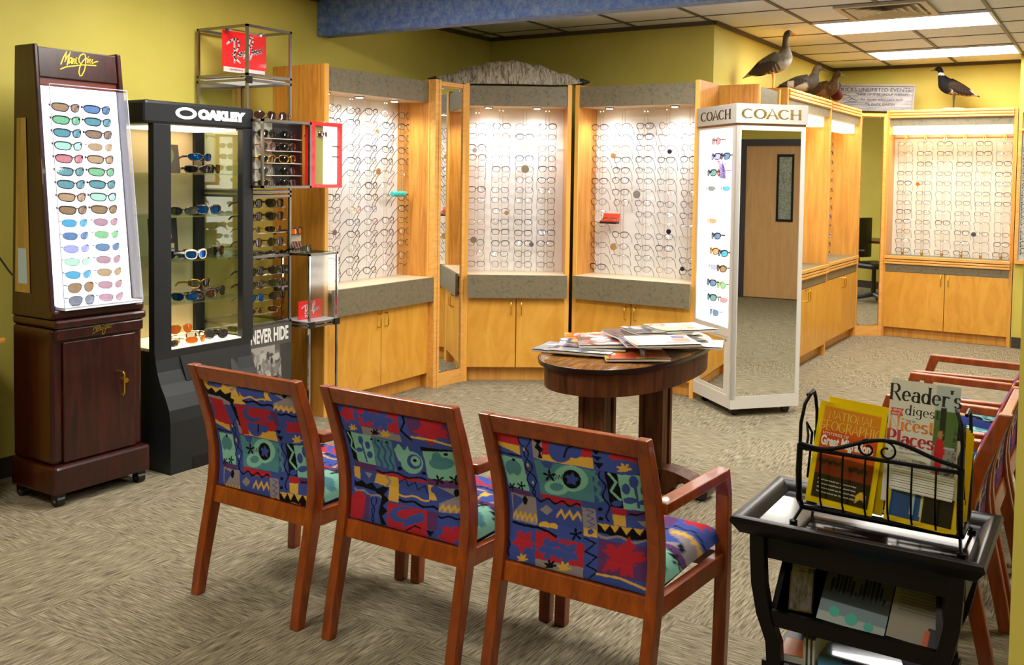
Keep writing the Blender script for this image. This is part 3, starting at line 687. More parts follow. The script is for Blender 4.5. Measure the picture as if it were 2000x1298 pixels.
# ------------------------------------------------------------------ charcoal lit case
CHAR = ramped('charcoal_powder_coat', [(0.3, '17191c'), (0.7, '24272b')], 400, (1, 1, 1), .42, 2, spec=.4)
OL = (-4.05, 3.045, 0); TO = Matrix.Translation(OL) @ Matrix.Rotation(rad(90), 4, 'Z')
oc = thing('sunglasses_case', 'charcoal freestanding glass sided sunglasses case with lit floor', 'display case', OL, rad(90))
oh = part('header', box(0, .705, .0, .43, 1.742, 1.86), CHAR, oc, bevel=.016)
for x0, x1, y0, y1 in ((.05, .155, 0, .045), (.625, .70, 0, .045), (.05, .11, .385, .43), (.62, .69, .385, .43)):
    part('post', box(x0, x1, y0, y1, .58, 1.745), CHAR, oc, bevel=.004)
part('back_panel', box(.11, .62, .405, .425, .6, 1.742), mat('beige_panel', 'd8c49a', .5), oc)
for x in (.075, .665): part('side_glass', box(x-.003, x+.003, .045, .385, .6, 1.742), PANE, oc)
for z in (1.50, 1.28, 1.05, .83): part('shelf', box(.115, .66, .02, .40, z-.008, z), SHELFG, oc)
part('lit_floor', box(.11, .64, .015, .40, .598, .604), mat('warm_light_floor', 'fff0d0', .5, emit=1.7, ecol='ffe0a8'), oc)
part('top_light', box(.16, .6, .03, .36, 1.728, 1.741), mat('warm_light_top', 'fff0d0', .5, emit=5, ecol='ffe6c0'), oc)
pr = [(.43, 0), (-.115, 0), (-.115, .26), (-.105, .32), (-.075, .385), (-.04, .44), (-.015, .50), (-.002, .56), (0, .60), (.43, .60)]
ob = part('base', M().prism(pr, 0, .055, .645+.03), CHAR, oc)
part('drawer_front', M().add([(.20, -.006, .565), (.57, -.006, .565), (.56, -.045, .44), (.21, -.045, .44)], [(0, 1, 2, 3)]).add([(.52, -.018, .52), (.555, -.028, .49), (.56, -.06, .43), (.50, -.05, .44)], [(0, 1, 2, 3)]), BLACKP, ob)
part('foot_recess', box(.19, .53, -.118, -.10, 0, .06), BLACKP, ob)
LW = mat('lit_white_sign', 'ffffff', .4, emit=1.6, ecol='fff8f0')
letters('OAKLEY', .062, LW, oh, mtx=plane_m((.475, -.002, 1.803), 90), depth=.002, sx=1.3, bold=.0045, label='white lit capital lettering')
rg = M(); n = 32
vs = [(.245+.066*math.cos(2*PI*k/n), -.003, 1.805+.030*math.sin(2*PI*k/n)) for k in range(n)]+[(.245+.043*math.cos(2*PI*k/n), -.003, 1.805+.0165*math.sin(2*PI*k/n)) for k in range(n)]
rg.add(vs, [(k, (k+1) % n, n+(k+1) % n, n+k) for k in range(n)])
part('ring_logo', rg, LW, oh)
def riser(x, y, z, h, w=.07):
    o = part('riser', M().box(x-w/2, x+w/2, y-.03, y+.03, z+h-.004, z+h).box(x-w/2, x-w/2+.003, y-.03, y+.03, z, z+h).box(x+w/2-.003, x+w/2, y-.03, y+.03, z, z+h), ACRY, oc)
riser(.455, .12, 1.50, .065); riser(.49, .18, .83, .045); riser(.34, .12, .604, .05)
osn = [(.395, .08, 1.50, -25, 'sport', 'black', 'black', 'black wraparound sunglasses at the left of the top shelf, charcoal case'), (.50, .19, 1.50, 10, 'sport', 'tort', 'brown', 'brown sunglasses behind the riser on top shelf of charcoal case'),
       (.62, .22, 1.50, 15, 'square', 'black', 'green', 'dark sunglasses alone at the right of the top shelf, charcoal case'), (.455, .12, 1.565, -8, 'sport', 'black', 'blue mirrored', 'blue mirrored sunglasses raised on the top shelf of the charcoal case'),
       (.31, .10, 1.28, -40, 'sport', 'black', 'grey mirrored', 'black sunglasses at the left of second shelf, charcoal case'), (.48, .10, 1.28, -20, 'square', 'tort', 'blue mirrored', 'dark blue lens sunglasses in the middle of second shelf, charcoal case'),
       (.28, .12, 1.05, -50, 'sport', 'black', 'grey mirrored', 'black sunglasses at left of third shelf behind the white pair'), (.345, .03, 1.05, 0, 'square', 'white', 'blue mirrored', 'white framed blue mirrored sunglasses on the third shelf, charcoal case'),
       (.455, .17, 1.05, -10, 'sport', 'gold', 'yellow mirrored', 'yellow mirrored sunglasses behind the white pair, third shelf'), (.575, .14, 1.05, 12, 'square', 'tort', 'green', 'brown framed sunglasses at the right of third shelf, charcoal case'),
       (.30, .08, .83, -45, 'sport', 'black', 'blue mirrored', 'black sunglasses with blue glint, left of the fourth shelf'), (.415, .06, .83, -20, 'square', 'tort', 'brown', 'brown sunglasses at the front middle of the fourth shelf'),
       (.49, .18, .875, -5, 'square', 'gold', 'grey mirrored', 'gold edged sunglasses raised on the fourth shelf of charcoal case'), (.56, .12, .83, 8, 'square', 'tort', 'green', 'dark square sunglasses at right of the fourth shelf'),
       (.30, .10, .654, -10, 'aviator', 'gold', 'orange', 'orange aviator sunglasses raised above the lit floor of charcoal case'), (.24, .05, .604, 30, 'oval', 'gold', 'grey mirrored', 'small gold sunglasses at the left corner of the lit floor'),
       (.36, .04, .604, 0, 'oval', 'gold', 'orange', 'amber lens sunglasses lying at the front of lit floor'), (.45, .16, .604, 15, 'oval', 'black', 'grey mirrored', 'thin grey sunglasses at the back of lit floor'),
       (.50, .07, .604, -30, 'round', 'black', 'grey mirrored', 'open black wire sunglasses in the middle of lit floor'), (.59, .15, .604, 20, 'oval', 'black', 'green', 'dark sunglasses at the right of the lit floor')]
for x, y, z, rz, st, fc, lc, lb_ in osn:
    sunglasses(TO @ TR(x, y, z+STY[st]['h']+.003, rz, -4), st, fc, DARKL[lc], lb_, 'sunglasses in the charcoal case')
def card(name, T, w, h, fn, label, cat='photo card', nu=40, nv=40, thick=.006, group=None, mt=None, frame=None):
    """upright painted card with real thickness; fn(u, v up) -> Nx3"""
    t = bpy.data.objects.new(name, None); C.objects.link(t); t.matrix_world = T; tag(t, label, cat, group)
    part('backing', box(-w/2, w/2, .0005, thick, 0, h), frame or mat('card_backing', '26221c', .5), t)
    o = part('printed_face', M().grid(lambda u, v: (-w/2+u*w, 0, v*h), nu, nv), mt or painted('printed_paper', .45), t)
    paint(o, lambda co: fn((co[:, 0]+w/2)/w, co[:, 2]/h)); return t
def L3(h): return np.array(lin(h)[:3])
def fill(u, pairs, bg):
    col = np.tile(L3(bg), (len(u), 1))
    for mk, c in pairs: col[mk] = L3(c) if isinstance(c, str) else c[mk]
    return col
card('picture_card', TO @ TR(.265, .16, 1.50, 0, -8), .15, .175, lambda u, v: fill(u, [((u-.5)**2+(v-.55)**2 < .08, '5a6a3a'), ((abs(u-.35) < .12) & (abs(v-.45) < .12), '6f8f5a'), (v > .86, 'c8a868')], '3a3424'), 'framed dark picture card on the top shelf of the charcoal case')
card('picture_card', TO @ TR(.285, .22, 1.056, 0, -5), .18, .205, lambda u, v: fill(u, [((v > .45) & (v < .85) & (u > .2) & (u < .8), 'b8a888'), ((v > .55) & (v < .8) & (u > .62) & (u < .8), 'a84030'), ((v > .22) & (v < .34) & (u > .3) & (u < .85), 'c0a870'), ((v > .12) & (v < .2) & (u > .4) & (u < .85), '8aa0b0')], '14100e'), 'black card with small photographs on the third shelf of charcoal case')

# ------------------------------------------------------------------ steel stand
RL = (-4.13, 3.77, 0); TRB = Matrix.Translation(RL) @ Matrix.Rotation(rad(90), 4, 'Z')
rb = thing('sunglasses_stand', 'open square steel tube sunglasses stand against the left wall', 'display stand', RL, rad(90))
B = .007
def bar(mb, p, q, b=B):
    lo = [min(a, c)-b for a, c in zip(p, q)]; hi = [max(a, c)+b for a, c in zip(p, q)]
    return mb.box(lo[0], hi[0], lo[1], hi[1], lo[2], hi[2])
for x, y in ((0, 0), (.33, 0), (0, .40), (.33, .40)): part('post', bar(M(), (x, y, .0), (x, y, 2.325)), STEEL, rb)
def loop(z, x0=0, x1=.33, y0=0, y1=.40, b=B, par=rb, nm='frame_rail'):
    mb = M(); bar(mb, (x0, y0, z), (x1, y0, z), b); bar(mb, (x0, y1, z), (x1, y1, z), b); bar(mb, (x0, y0, z), (x0, y1, z), b); bar(mb, (x1, y0, z), (x1, y1, z), b)
    return part(nm, mb, STEEL, par)
for z in (2.325, 2.055, 2.025, 1.40, 1.375, 1.03, .64, .02): loop(z)
part('white_shelf', box(.02, .31, .02, .38, 2.032, 2.04), mat('white_glow_shelf', 'f0f0f0', .4, emit=.5), rb)
part('glass_shelf', box(.0, .33, .0, .40, 1.036, 1.042), SHELFG, rb)
part('glass_shelf', box(.0, .33, .0, .40, .646, .652), SHELFG, rb)
part('back_glass', box(.01, .32, .398, .402, 1.41, 2.02), PANE, rb)
part('upper_glass', box(.01, .32, .398, .402, 1.05, 1.37), PANE, rb)
part('sign_rod', M().tube([(-.0, .20, 2.325), (.33, .20, 2.325)], .004, 8), CHROME, rb)
RBS = trace(.00119, 130, 640, (135, 335, 210, 275, 300, 232, 365, 228, 408, 285, 395, 370, 335, 455, 255, 510, 340, 575, 430, 640), (300, 240, 303, 400, 305, 640), (462, 452, 395, 482, 380, 535, 430, 505, 462, 465, 455, 515), (488, 450, 498, 495, 545, 440, 520, 545), (588, 432, 592, 438),
  (650, 480, 642, 300, 672, 175, 715, 135, 748, 190, 722, 270, 675, 330, 722, 370, 732, 420, 668, 550), (832, 370, 782, 400, 772, 448, 820, 400, 826, 440), (852, 375, 847, 430, 882, 372, 888, 415), (898, 360, 905, 405, 925, 365, 940, 405), (950, 328, 954, 332))
REDS = mat('red_plastic', 'd8181c', .3, coat=.3, emit=.12, ecol='e01818')
SLV = mat('silver_lettering', 'e0c4c4', .5)
sg = thing('hanging_sign', 'red hanging sign with silver script inside the top of the steel stand', 'sign'); sg.matrix_world = TRB @ TR(.165, .20, 2.11)
part('sign_board', box(-.165, .165, -.002, .002, .0, .205), REDS, sg)
part('sign_strip', box(-.155, .155, -.003, .003, -.028, .0), mat('pale_strip', 'e8c8c4', .4), sg)
script_sign(RBS, plane_m((-.135, -.0035, .03), 90), .27, .048, SLV, sg)
letters('GENUINE SINCE 1937', .014, BLACKP, sg, mtx=plane_m((-.05, -.0045, -.014), 90), depth=.0002)
for x in (-.13, .12): part('hook', M().box(x-.008, x+.008, -.006, .006, .195, .222), CHROME, sg)
part('lettered_clamp', box(-.012, .03, -.012, -.007, 2.005, 2.045), BLACKP, rb)
# glazed box of five shelves on the front of the stand
tb = M(); x0, x1, y0, y1 = -.04, .325, -.165, -.09
for z in (1.795, 1.43):
    bar(tb, (x0, y0, z), (x1, y0, z)); bar(tb, (x0, y1, z), (x1, y1, z)); bar(tb, (x0, y0, z), (x0, y1, z)); bar(tb, (x1, y0, z), (x1, y1, z))
for x in (x0, x1):
    for y in (y0, y1): bar(tb, (x, y, 1.43), (x, y, 1.795))
part('box_frame', tb, STEEL, rb)
part('box_back', box(x0, .10, y1-.004, y1, 1.43, 1.795), mat('grey_back', 'b8b2a0', .5), rb)
part('box_back', box(.10, x1, y1-.004, y1, 1.43, 1.795), mat('dark_back', '1d1c20', .4), rb, label='dark half of the box back')
part('box_top', box(x0, x1, y0, y1, 1.795, 1.803), PANE, rb)
lc_ = [('black', 'black', 'square'), ('red', 'grey mirrored', 'round'), ('gold', 'black', 'square'), ('black', 'grey mirrored', 'aviator'), ('tort', 'black', 'square')]
rc_ = [('black', 'black', 'aviator'), ('tort', 'black', 'square'), ('gold', 'black', 'square'), ('black', 'black', 'aviator'), ('black', 'black', 'square')]
for k in range(5):
    z = 1.725-.0685*k
    part('shelf_bar', box(.02 if k else .0, .29, y0+.03, y1, z-.028, z-.024), mat('pale_bar', 'c8c0b0', .35), rb)
    for (x, rr) in ((.035, lc_), (.19, rc_)):
        fc, lc, st = rr[k]
        sunglasses(TRB @ TR(x, -.135, z-.001, 0, -4), st, fc, DARKL[lc], f'{fc} framed sunglasses, {ORD[k]} shelf down, {"left" if x < .1 else "right"} side of glazed box', 'sunglasses in the glazed box on the steel stand', .92)
for x, rz, l in ((.02, -20, 'dark aviator sunglasses lying on top of the glazed box, nearer the charcoal case'), (.18, 15, 'dark aviator sunglasses on top of the glazed box, nearer the oak cabinet')):
    sunglasses(TRB @ TR(x, -.13, 1.826, rz, -10), 'aviator', 'black', DARKL['brown'], l)
for k in range(5):
    z = 1.335-.0745*k
    part('shelf_bar', box(.0, .33, .03, .05, z-.028, z-.022), mat('pale_bar', 'c8c0b0', .35), rb)
    for x in (.06, .225):
        st = ('square', 'square', 'oval', 'round', 'square')[k]; fc = ('black', 'tort', 'gold', 'black', 'black')[k]
        sunglasses(TRB @ TR(x, .0, z-.001, 0, -4), st, fc, DARKL['black'], f'{fc} {st} sunglasses, {ORD[k]} bar below the glazed box, {"left" if x < .1 else "right"} side', 'sunglasses on the open bars of the steel stand')
for k in range(4):
    z = .945-.075*k
    part('shelf_bar', box(.0, .33, .04, .06, z-.03, z-.024), ACRY, rb)
    for x in (.085, .255):
        fc = ('black', 'tort', 'black', 'gold')[k]; lc = ('black', 'green', 'black', 'brown')[k]
        if k == 2 and x < .1: lc = 'blue mirrored'
        sunglasses(TRB @ TR(x, .01, z, 0, -6), ('square', 'square', 'aviator', 'oval')[k], fc, DARKL[lc], f'{fc} sunglasses, {ORD[k]} row above the motorcycle poster, {"left" if x < .1 else "right"} side', 'sunglasses above the poster on the steel stand')
# poster
rs = np.random.RandomState(3)
blobs = [(rs.uniform(.05, .8), rs.uniform(.08, .62), rs.uniform(.02, .07), rs.uniform(.02, .09), rs.rand()) for _ in range(130)]
def poster(u, v):
    g = .10+.25*(u < .62)*(v < .72)+0*u
    for bx, by, rx, ry, c in blobs:
        g = np.where(((u-bx)/rx)**2+((v-by)/ry)**2 < 1, c*.42+.03, g)
    g = np.where(u > .8-.1*v, .045, g)
    for cx, cy in ((.62, .18), (.22, .26)):
        d = np.hypot((u-cx)/.85, v-cy); g = np.where((d < .13) & (d > .095), .02, g); g = np.where(d < .03, .3, g)
    g = np.where(v > .72, .085, g)
    col = np.stack([g, g*.95, g*.88], 1); mk = (v < .09) & (u > .58); col[mk] = L3('d02020'); return col
pt = card('poster', TRB @ TR(.155, -.02, .20), .345, .435, poster, 'black and white motorcycle poster with large slogan below the steel stand shelves', 'poster', 90, 110, .008)
letters('NEVER HIDE', .108, mat('poster_white', 'e8e6e0', .5), pt, mtx=plane_m((.0, -.001, .372), 90), depth=.0004, sx=.49, bold=.0035)
script_sign(RBS, plane_m((.045, -.0015, .002), 90), .10, .05, mat('poster_white', 'e8e6e0', .5), pt)
# red framed mirror beside the box, reflection painted as olive and glowing white
rm = thing('counter_mirror', 'red framed mirror with painted reflection hung beside the glazed sunglasses box', 'mirror'); rm.matrix_world = TRB @ TR(.335, -.165, 1.425)
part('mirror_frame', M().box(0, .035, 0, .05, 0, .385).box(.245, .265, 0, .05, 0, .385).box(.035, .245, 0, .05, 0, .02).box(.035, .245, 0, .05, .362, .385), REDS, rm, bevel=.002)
part('mirror_face', box(.035, .125, .025, .03, .02, .362), mat('olive_reflection', '9c9648', .3), rm, label='olive reflection painted at the left of the face')
part('white_reflection', box(.125, .245, .025, .03, .02, .362), mat('glowing_white_reflection', 'ffffff', .4, emit=1.1, ecol='fffdf0'), rm, label='glowing white reflection painted on the face')
sunglasses(TRB @ TR(.455, -.155, 1.425+.315, 0, -4), 'sport', 'red', DARKL['grey mirrored'], 'small red glasses standing for a reflection at the top of the red framed mirror', None, .8)  # red glasses modelled in place of their reflection in the mirror
for z in (.245, .185): part('reflected_line', M().tube([(.20, .02, z), (.245, .02, z)], .003, 6), BLACKP, rm)  # dark strokes stand for the reflected temples of glasses
# glass cube stand
cb = thing('glass_cube_stand', 'small chrome legged glass cube stand in front of the left wall cabinet', 'display stand', (-4.0, 4.13, 0), rad(90))
for x, y in ((0, 0), (.235, 0), (0, .22), (.235, .22)): part('leg', bar(M(), (x, y, .0), (x, y, 1.03), .006), CHROME, cb)
for z in (1.03, .625, .605): loop(z, 0, .235, 0, .22, .006, cb, 'rail')
part('top_glass', box(0, .235, 0, .22, 1.034, 1.04), SHELFG, cb)
part('bottom_glass', box(0, .235, 0, .22, .629, .635), mat('frosted_shelf', 'b8bcc0', .3), cb)
part('side_glass', box(0, .235, -.001, .001, .64, 1.025), glass('lit_pane', (.98, .99, 1), .88, .1), cb)
for x in (.012, .225): part('clamp_plate', M().box(x-.022, x+.022, -.016, -.006, .598, .635), BLACKP, cb)
sg2 = thing('counter_sign', 'small red sign with white script inside the glass cube', 'sign'); sg2.matrix_world = Matrix.Translation((-4.0, 4.13, 0)) @ Matrix.Rotation(rad(90), 4, 'Z') @ TR(.115, .10, .636)
part('sign_board', box(-.10, .10, 0, .006, 0, .11), REDS, sg2)
script_sign(RBS, plane_m((-.075, -.001, .012), 90), .15, .05, mat('poster_white', 'e8e6e0', .5), sg2)
for k, (z, l) in enumerate(((.90, 'upper'), (.80, 'lower'))):
    o = part('leather_case', M().hexa([(-.06, 0, 0), (.05, 0, .0), (.05, .03, .0), (-.05, .03, 0)], [(-.05, 0, .05), (.06, 0, .05), (.06, .03, .05), (-.06, .03, .05)]), mat('dark_leather', '17120f', .4), bevel=.006)
    o.matrix_world = TRB @ TR(.40, .12, z); tag(o, f'dark curved glasses case on its hook beside the glass cube, {l} one', 'glasses case')
    part('band', box(-.045, .05, -.001, .002, .02, .03), mat('pale_print', 'a8a090', .5), o)
sunglasses(TRB @ TR(.42, -.08, 1.064, 20, -6), 'sport', 'black', DARKL['grey mirrored'], 'black sunglasses with bright lenses on top of the glass cube stand', None)
card('picture_card', TRB @ TR(.395, .02, 1.042, 0, -4), .11, .10, lambda u, v: fill(u, [((np.sin(u*19)+np.cos(v*23+u*8)) > .3, '7a3a1c'), ((np.sin(u*31+v*9)) > .75, 'b8906a'), (v > .62, 'b4ab92')], '2a1510'), 'small photo card with people on top of the glass cube stand')
sunglasses(TRB @ TR(.40, .005, 1.165, 8, -6), 'square', 'black', DARKL['orange'], 'black sunglasses perched on the photo card above the glass cube', None, .9)

# ------------------------------------------------------------------ white mirrored tower
wt = thing('mirrored_tower', 'tall white two sided sunglasses tower with a full length mirror', 'display tower', (-2.43, 6.215, .072), rad(-42.2)); wt.scale = (.95, .95, .95)
TW = Matrix.Translation((-2.43, 6.215, .072)) @ Matrix.Rotation(rad(-42.2), 4, 'Z') @ Matrix.Diagonal((.95, .95, .95, 1))
CW = mat('tower_white', 'd6d2c8', .35, coat=.2)
part('body', M().box(.004, .55, .03, .51, .04, 1.88), CW, wt)
part('skirt', M().box(0, .557, 0, .515, -.022, .04), CW, wt)
hw_ = part('header', box(-.01, .566, -.01, .525, 1.882, 2.012), mat('header_shaded', 'b9b5ab', .4), wt, bevel=.003)  # tower white turned grey: shade on the header put into its colour
part('header_gap', box(.0, .557, .0, .515, 1.868, 1.884), mat('bronze_strip', '7a5a30', .3, .6), wt)
fr_ = M().box(0, .022, 0, .03, .04, 1.868).box(.50, .557, 0, .03, .04, 1.868).box(.022, .50, 0, .03, .455, .515).box(.022, .50, 0, .03, 1.855, 1.868).box(.022, .50, 0, .03, .04, .062)
part('left_frame', fr_, CW, wt)
part('light_panel', box(.022, .50, .018, .03, .515, 1.855), mat('tower_light_panel', 'fffdf4', .4, emit=2.4, ecol='fffcf0'), wt)
dl = part('mirror_door', M().box(.022, .085, .004, .03, .062, .455).box(.445, .50, .004, .03, .062, .455).box(.085, .445, .004, .03, .062, .085).box(.085, .445, .004, .03, .435, .455), CW, wt)
part('mirror_glass', box(.085, .445, .010, .03, .085, .435), MIRROR, dl)
part('lock', M().disc((.47, .004, .43), .008, 1, -.005, 10), CHROME, dl)
rf_ = M().box(.53, .557, .0, .035, .04, 1.868).box(.53, .557, .485, .515, .04, 1.868).box(.53, .557, .035, .485, .04, .062).box(.53, .557, .035, .485, 1.838, 1.868)
part('right_frame', rf_, CW, wt)
part('tall_mirror', box(.545, .5525, .035, .485, .062, 1.838), MIRROR, wt)
for x, y in ((.07, .06), (.49, .06), (.49, .45), (.07, .45)): part('caster', M().tube([(x-.015, y, -.048), (x+.015, y, -.048)], .027, 14).box(x-.018, x+.018, y-.018, y+.018, -.045, -.02), BLACKP, wt)
nib('COACH', .062, mat('dark_chrome', '5a4a34', .25, .8), hw_, plane_m((.275, -.011, 1.915), 90), sx=1.62, h=-.010, wx=.2, wy=.07, center=True, label='dark metal serif capitals')
nib('COACH', .062, mat('gold_chrome', 'c0a860', .2, .85), hw_, plane_m((.567, .255, 1.915), 90, 90), sx=1.66, h=-.010, wx=.2, wy=.07, center=True, label='gold metal serif capitals')
for k, (x, z, st, fc, lc) in enumerate(((.335, 1.77, 'round', 'maroon', 'rose'), (.325, 1.665, 'square', 'navy', 'violet'), (.455, 1.665, 'square', 'navy', 'blue'), (.27, 1.555, 'square', 'black', 'teal'), (.42, 1.56, 'round', 'red', 'pink'),
        (.24, 1.447, 'oval', 'white', 'grey'), (.45, 1.45, 'oval', 'white', 'aqua'), (.27, 1.225, 'oval', 'gold', 'tan'), (.35, 1.125, 'square', 'navy', 'blue'), (.33, 1.02, 'square', 'gold', 'tan'), (.455, 1.015, 'square', 'blue' if False else 'navy', 'aqua'),
        (.30, .91, 'oval', 'black', 'violet'), (.44, .91, 'square', 'tort', 'brown'), (.30, .80, 'square', 'navy', 'blue'), (.45, .80, 'round', 'gold', 'green'), (.31, .70, 'square', 'black', 'teal'), (.45, .70, 'oval', 'maroon', 'rose'), (.35, .60, 'aviator', 'navy', 'blue'))):
    sunglasses(TW @ TR(x-.02, -.03, z, 0, -4), st, fc, BACKLIT[lc], f'{fc} {st} {lc} lens sunglasses on the white tower, {ORD[k//1] if k < 16 else ("second lowest" if k == 16 else "lowest")} counting downwards', 'sunglasses on the white tower', .95)
sc = part('scarf', M().grid(lambda u, v: (.40+.10*u+.02*math.sin(v*3), -.05+.012*math.sin(u*9+v*4), 1.53+.11*v-.02*u), 24, 24), painted('scarf_cloth', .8)); sc.matrix_world = TW
paint(sc, lambda co: fill(co[:, 0], [(((np.sin(co[:, 0]*420)*np.sin(co[:, 2]*420)) > .35), '4a2a8a'), (co[:, 0] < .43, 'd84a58')], 'b8a8e0'))
tag(sc, 'small dotted purple and red scarf pinned on the white tower', 'scarf')
# ------------------------------------------------------------------ patterned chairs
CHW = ramped('cherry_wood', [(0.3, '6c2a04'), (0.5, '883a06'), (0.7, 'a04a0a')], 4, (6, 6, 1.2), .3, 5, .8, coat=.35)
PAL = dict(B='3c4c92', R='ac2632', Y='d2a444', K='0b0b11', T='80b8a4', D='4d828a', P='8d8284', U='5a3462', N='262c60')
CH3 = [('P', 'R', (90, 150, 225, 150, 228, 250, 100, 235)), ('P', 'Y', (95, 212, 228, 240, 232, 288, 165, 258, 100, 235)), ('S', 'K', 7, (100, 270, 235, 296)),
 ('P', 'T', (115, 290, 240, 308, 258, 488, 140, 455)), ('C', 'D', 180, 360, 48, 46), ('C', 'T', 175, 410, 22, 18), ('C', 'K', 190, 314, 10, 9), ('P', 'U', (138, 470, 258, 490, 258, 515, 145, 500)), ('X', 'K', 162, 465, 26), ('X', 'K', 214, 458, 26),
 ('W', 'K', 7, (236, 170, 300, 530), 18, 2.5, 0), ('W', 'K', 7, (268, 170, 270, 530), 18, 2.5, 3.14), ('C', 'Y', 253, 257, 5, 9), ('C', 'Y', 265, 342, 6, 9), ('C', 'T', 280, 438, 6, 9),
 ('P', 'P', (295, 205, 345, 215, 348, 320, 300, 300)), ('P', 'R', (345, 195, 592, 235, 592, 312, 345, 290)), ('P', 'Y', (338, 300, 350, 285, 595, 302, 598, 362, 338, 312)), ('C', 'B', 440, 262, 62, 66), ('C', 'B', 510, 270, 34, 36), ('S', 'K', 10, (505, 238, 470, 255, 455, 300)),
 ('P', 'K', (295, 200, 345, 208, 332, 236, 352, 258, 336, 280, 348, 308, 322, 300, 330, 270, 308, 248, 318, 225)),
 ('P', 'D', (300, 312, 602, 368, 582, 545, 315, 497)), ('P', 'B', (335, 318, 400, 332, 380, 365, 350, 352)), ('C', 'T', 478, 415, 86, 72), ('C', 'T', 400, 465, 62, 42), ('C', 'D', 400, 462, 34, 22), ('C', 'K', 482, 418, 46, 52), ('X', 'B', 484, 418, 36), ('X', 'K', 372, 400, 36), ('Z', 'K', 9, (385, 410, 445, 405), 12, 4),
 ('P', 'B', (585, 365, 655, 375, 668, 665, 590, 650)), ('P', 'K', (590, 258, 634, 262, 612, 288)), ('P', 'K', (592, 290, 640, 297, 618, 320)), ('P', 'K', (598, 324, 646, 332, 624, 362)), ('W', 'D', 22, (598, 370, 612, 540), 8, 3, 0), ('W', 'K', 9, (628, 370, 648, 648), 12, 2.5, 0), ('C', 'K', 607, 580, 12, 10), ('C', 'K', 607, 632, 12, 10),
 ('P', 'R', (668, 290, 700, 278, 745, 280, 790, 305, 798, 332, 745, 312, 690, 312)), ('F', 'Y', 738, 362, 36), ('P', 'K', (648, 372, 710, 383, 722, 575, 658, 562)), ('S', 'T', 12, (668, 384, 698, 430, 668, 480, 708, 528)), ('C', 'B', 690, 548, 24, 16),
 ('P', 'T', (706, 388, 850, 402, 850, 600, 720, 576)), ('C', 'B', 775, 430, 20, 34), ('C', 'B', 738, 468, 18, 30), ('C', 'B', 815, 480, 16, 28), ('C', 'B', 750, 532, 30, 18), ('C', 'B', 812, 545, 26, 16), ('S', 'B', 12, (778, 440, 785, 570)),
 ('P', 'R', (660, 568, 732, 580, 732, 614, 664, 605)), ('P', 'U', (728, 583, 850, 602, 852, 632, 728, 618)), ('S', 'K', 9, (742, 606, 775, 612, 810, 600)), ('P', 'Y', (664, 606, 724, 615, 724, 674, 668, 664)), ('P', 'P', (772, 644, 838, 650, 806, 684)),
 ('P', 'P', (150, 494, 286, 522, 292, 668, 160, 640)), ('P', 'B', (160, 502, 230, 532, 200, 560, 160, 602)), ('C', 'K', 230, 537, 13, 24), ('Z', 'Y', 26, (160, 612, 292, 634), 16, 5),
 ('P', 'R', (315, 496, 522, 542, 522, 570, 400, 556, 318, 520)), ('W', 'K', 11, (295, 528, 515, 566), 10, 3, 0), ('P', 'P', (340, 560, 372, 588, 340, 616, 306, 586)), ('Z', 'Y', 24, (392, 606, 516, 622), 18, 3), ('P', 'P', (518, 570, 584, 582, 590, 692, 522, 682)), ('Z', 'B', 9, (556, 582, 560, 682), 16, 3), ('P', 'Y', (522, 682, 588, 692, 588, 734, 524, 724)), ('C', 'B', 556, 704, 15, 14),
 ('C', 'Y', 328, 672, 28, 22), ('C', 'Y', 370, 680, 26, 22), ('P', 'B', (298, 674, 400, 690, 400, 712, 298, 700)),
 ('P', 'K', (588, 655, 852, 700, 852, 752, 720, 742, 590, 702)), ('P', 'Y', (590, 655, 650, 664, 625, 700, 608, 672)), ('P', 'Y', (650, 664, 695, 672, 672, 708)), ('P', 'Y', (700, 672, 750, 682, 724, 718)), ('P', 'Y', (755, 684, 800, 690, 782, 724)), ('P', 'Y', (805, 692, 852, 700, 830, 726)), ('W', 'P', 14, (592, 718, 852, 768), 10, 2, 0),
 ('S', 'K', 13, (160, 655, 220, 668, 300, 682, 350, 705, 388, 728)), ('X', 'R', 222, 752, 62), ('P', 'R', (285, 700, 345, 705, 385, 735, 528, 765, 528, 892, 290, 842)), ('X', 'B', 360, 790, 62), ('X', 'B', 445, 815, 66), ('X', 'K', 486, 718, 34), ('Z', 'K', 14, (550, 730, 578, 945), 26, 3),
 ('P', 'U', (595, 738, 832, 788, 822, 965, 595, 912)), ('X', 'R', 710, 838, 105), ('S', 'Y', 12, (595, 920, 700, 940, 770, 975, 825, 1005)), ('P', 'P', (290, 842, 528, 888, 528, 955, 290, 900)), ('F', 'K', 366, 880, 34), ('F', 'Y', 434, 893, 38), ('F', 'Y', 222, 846, 32), ('S', 'K', 8, (135, 745, 150, 770, 138, 800, 150, 830))]
Q3 = (100, 165, 808, 300, 822, 1030, 140, 845)
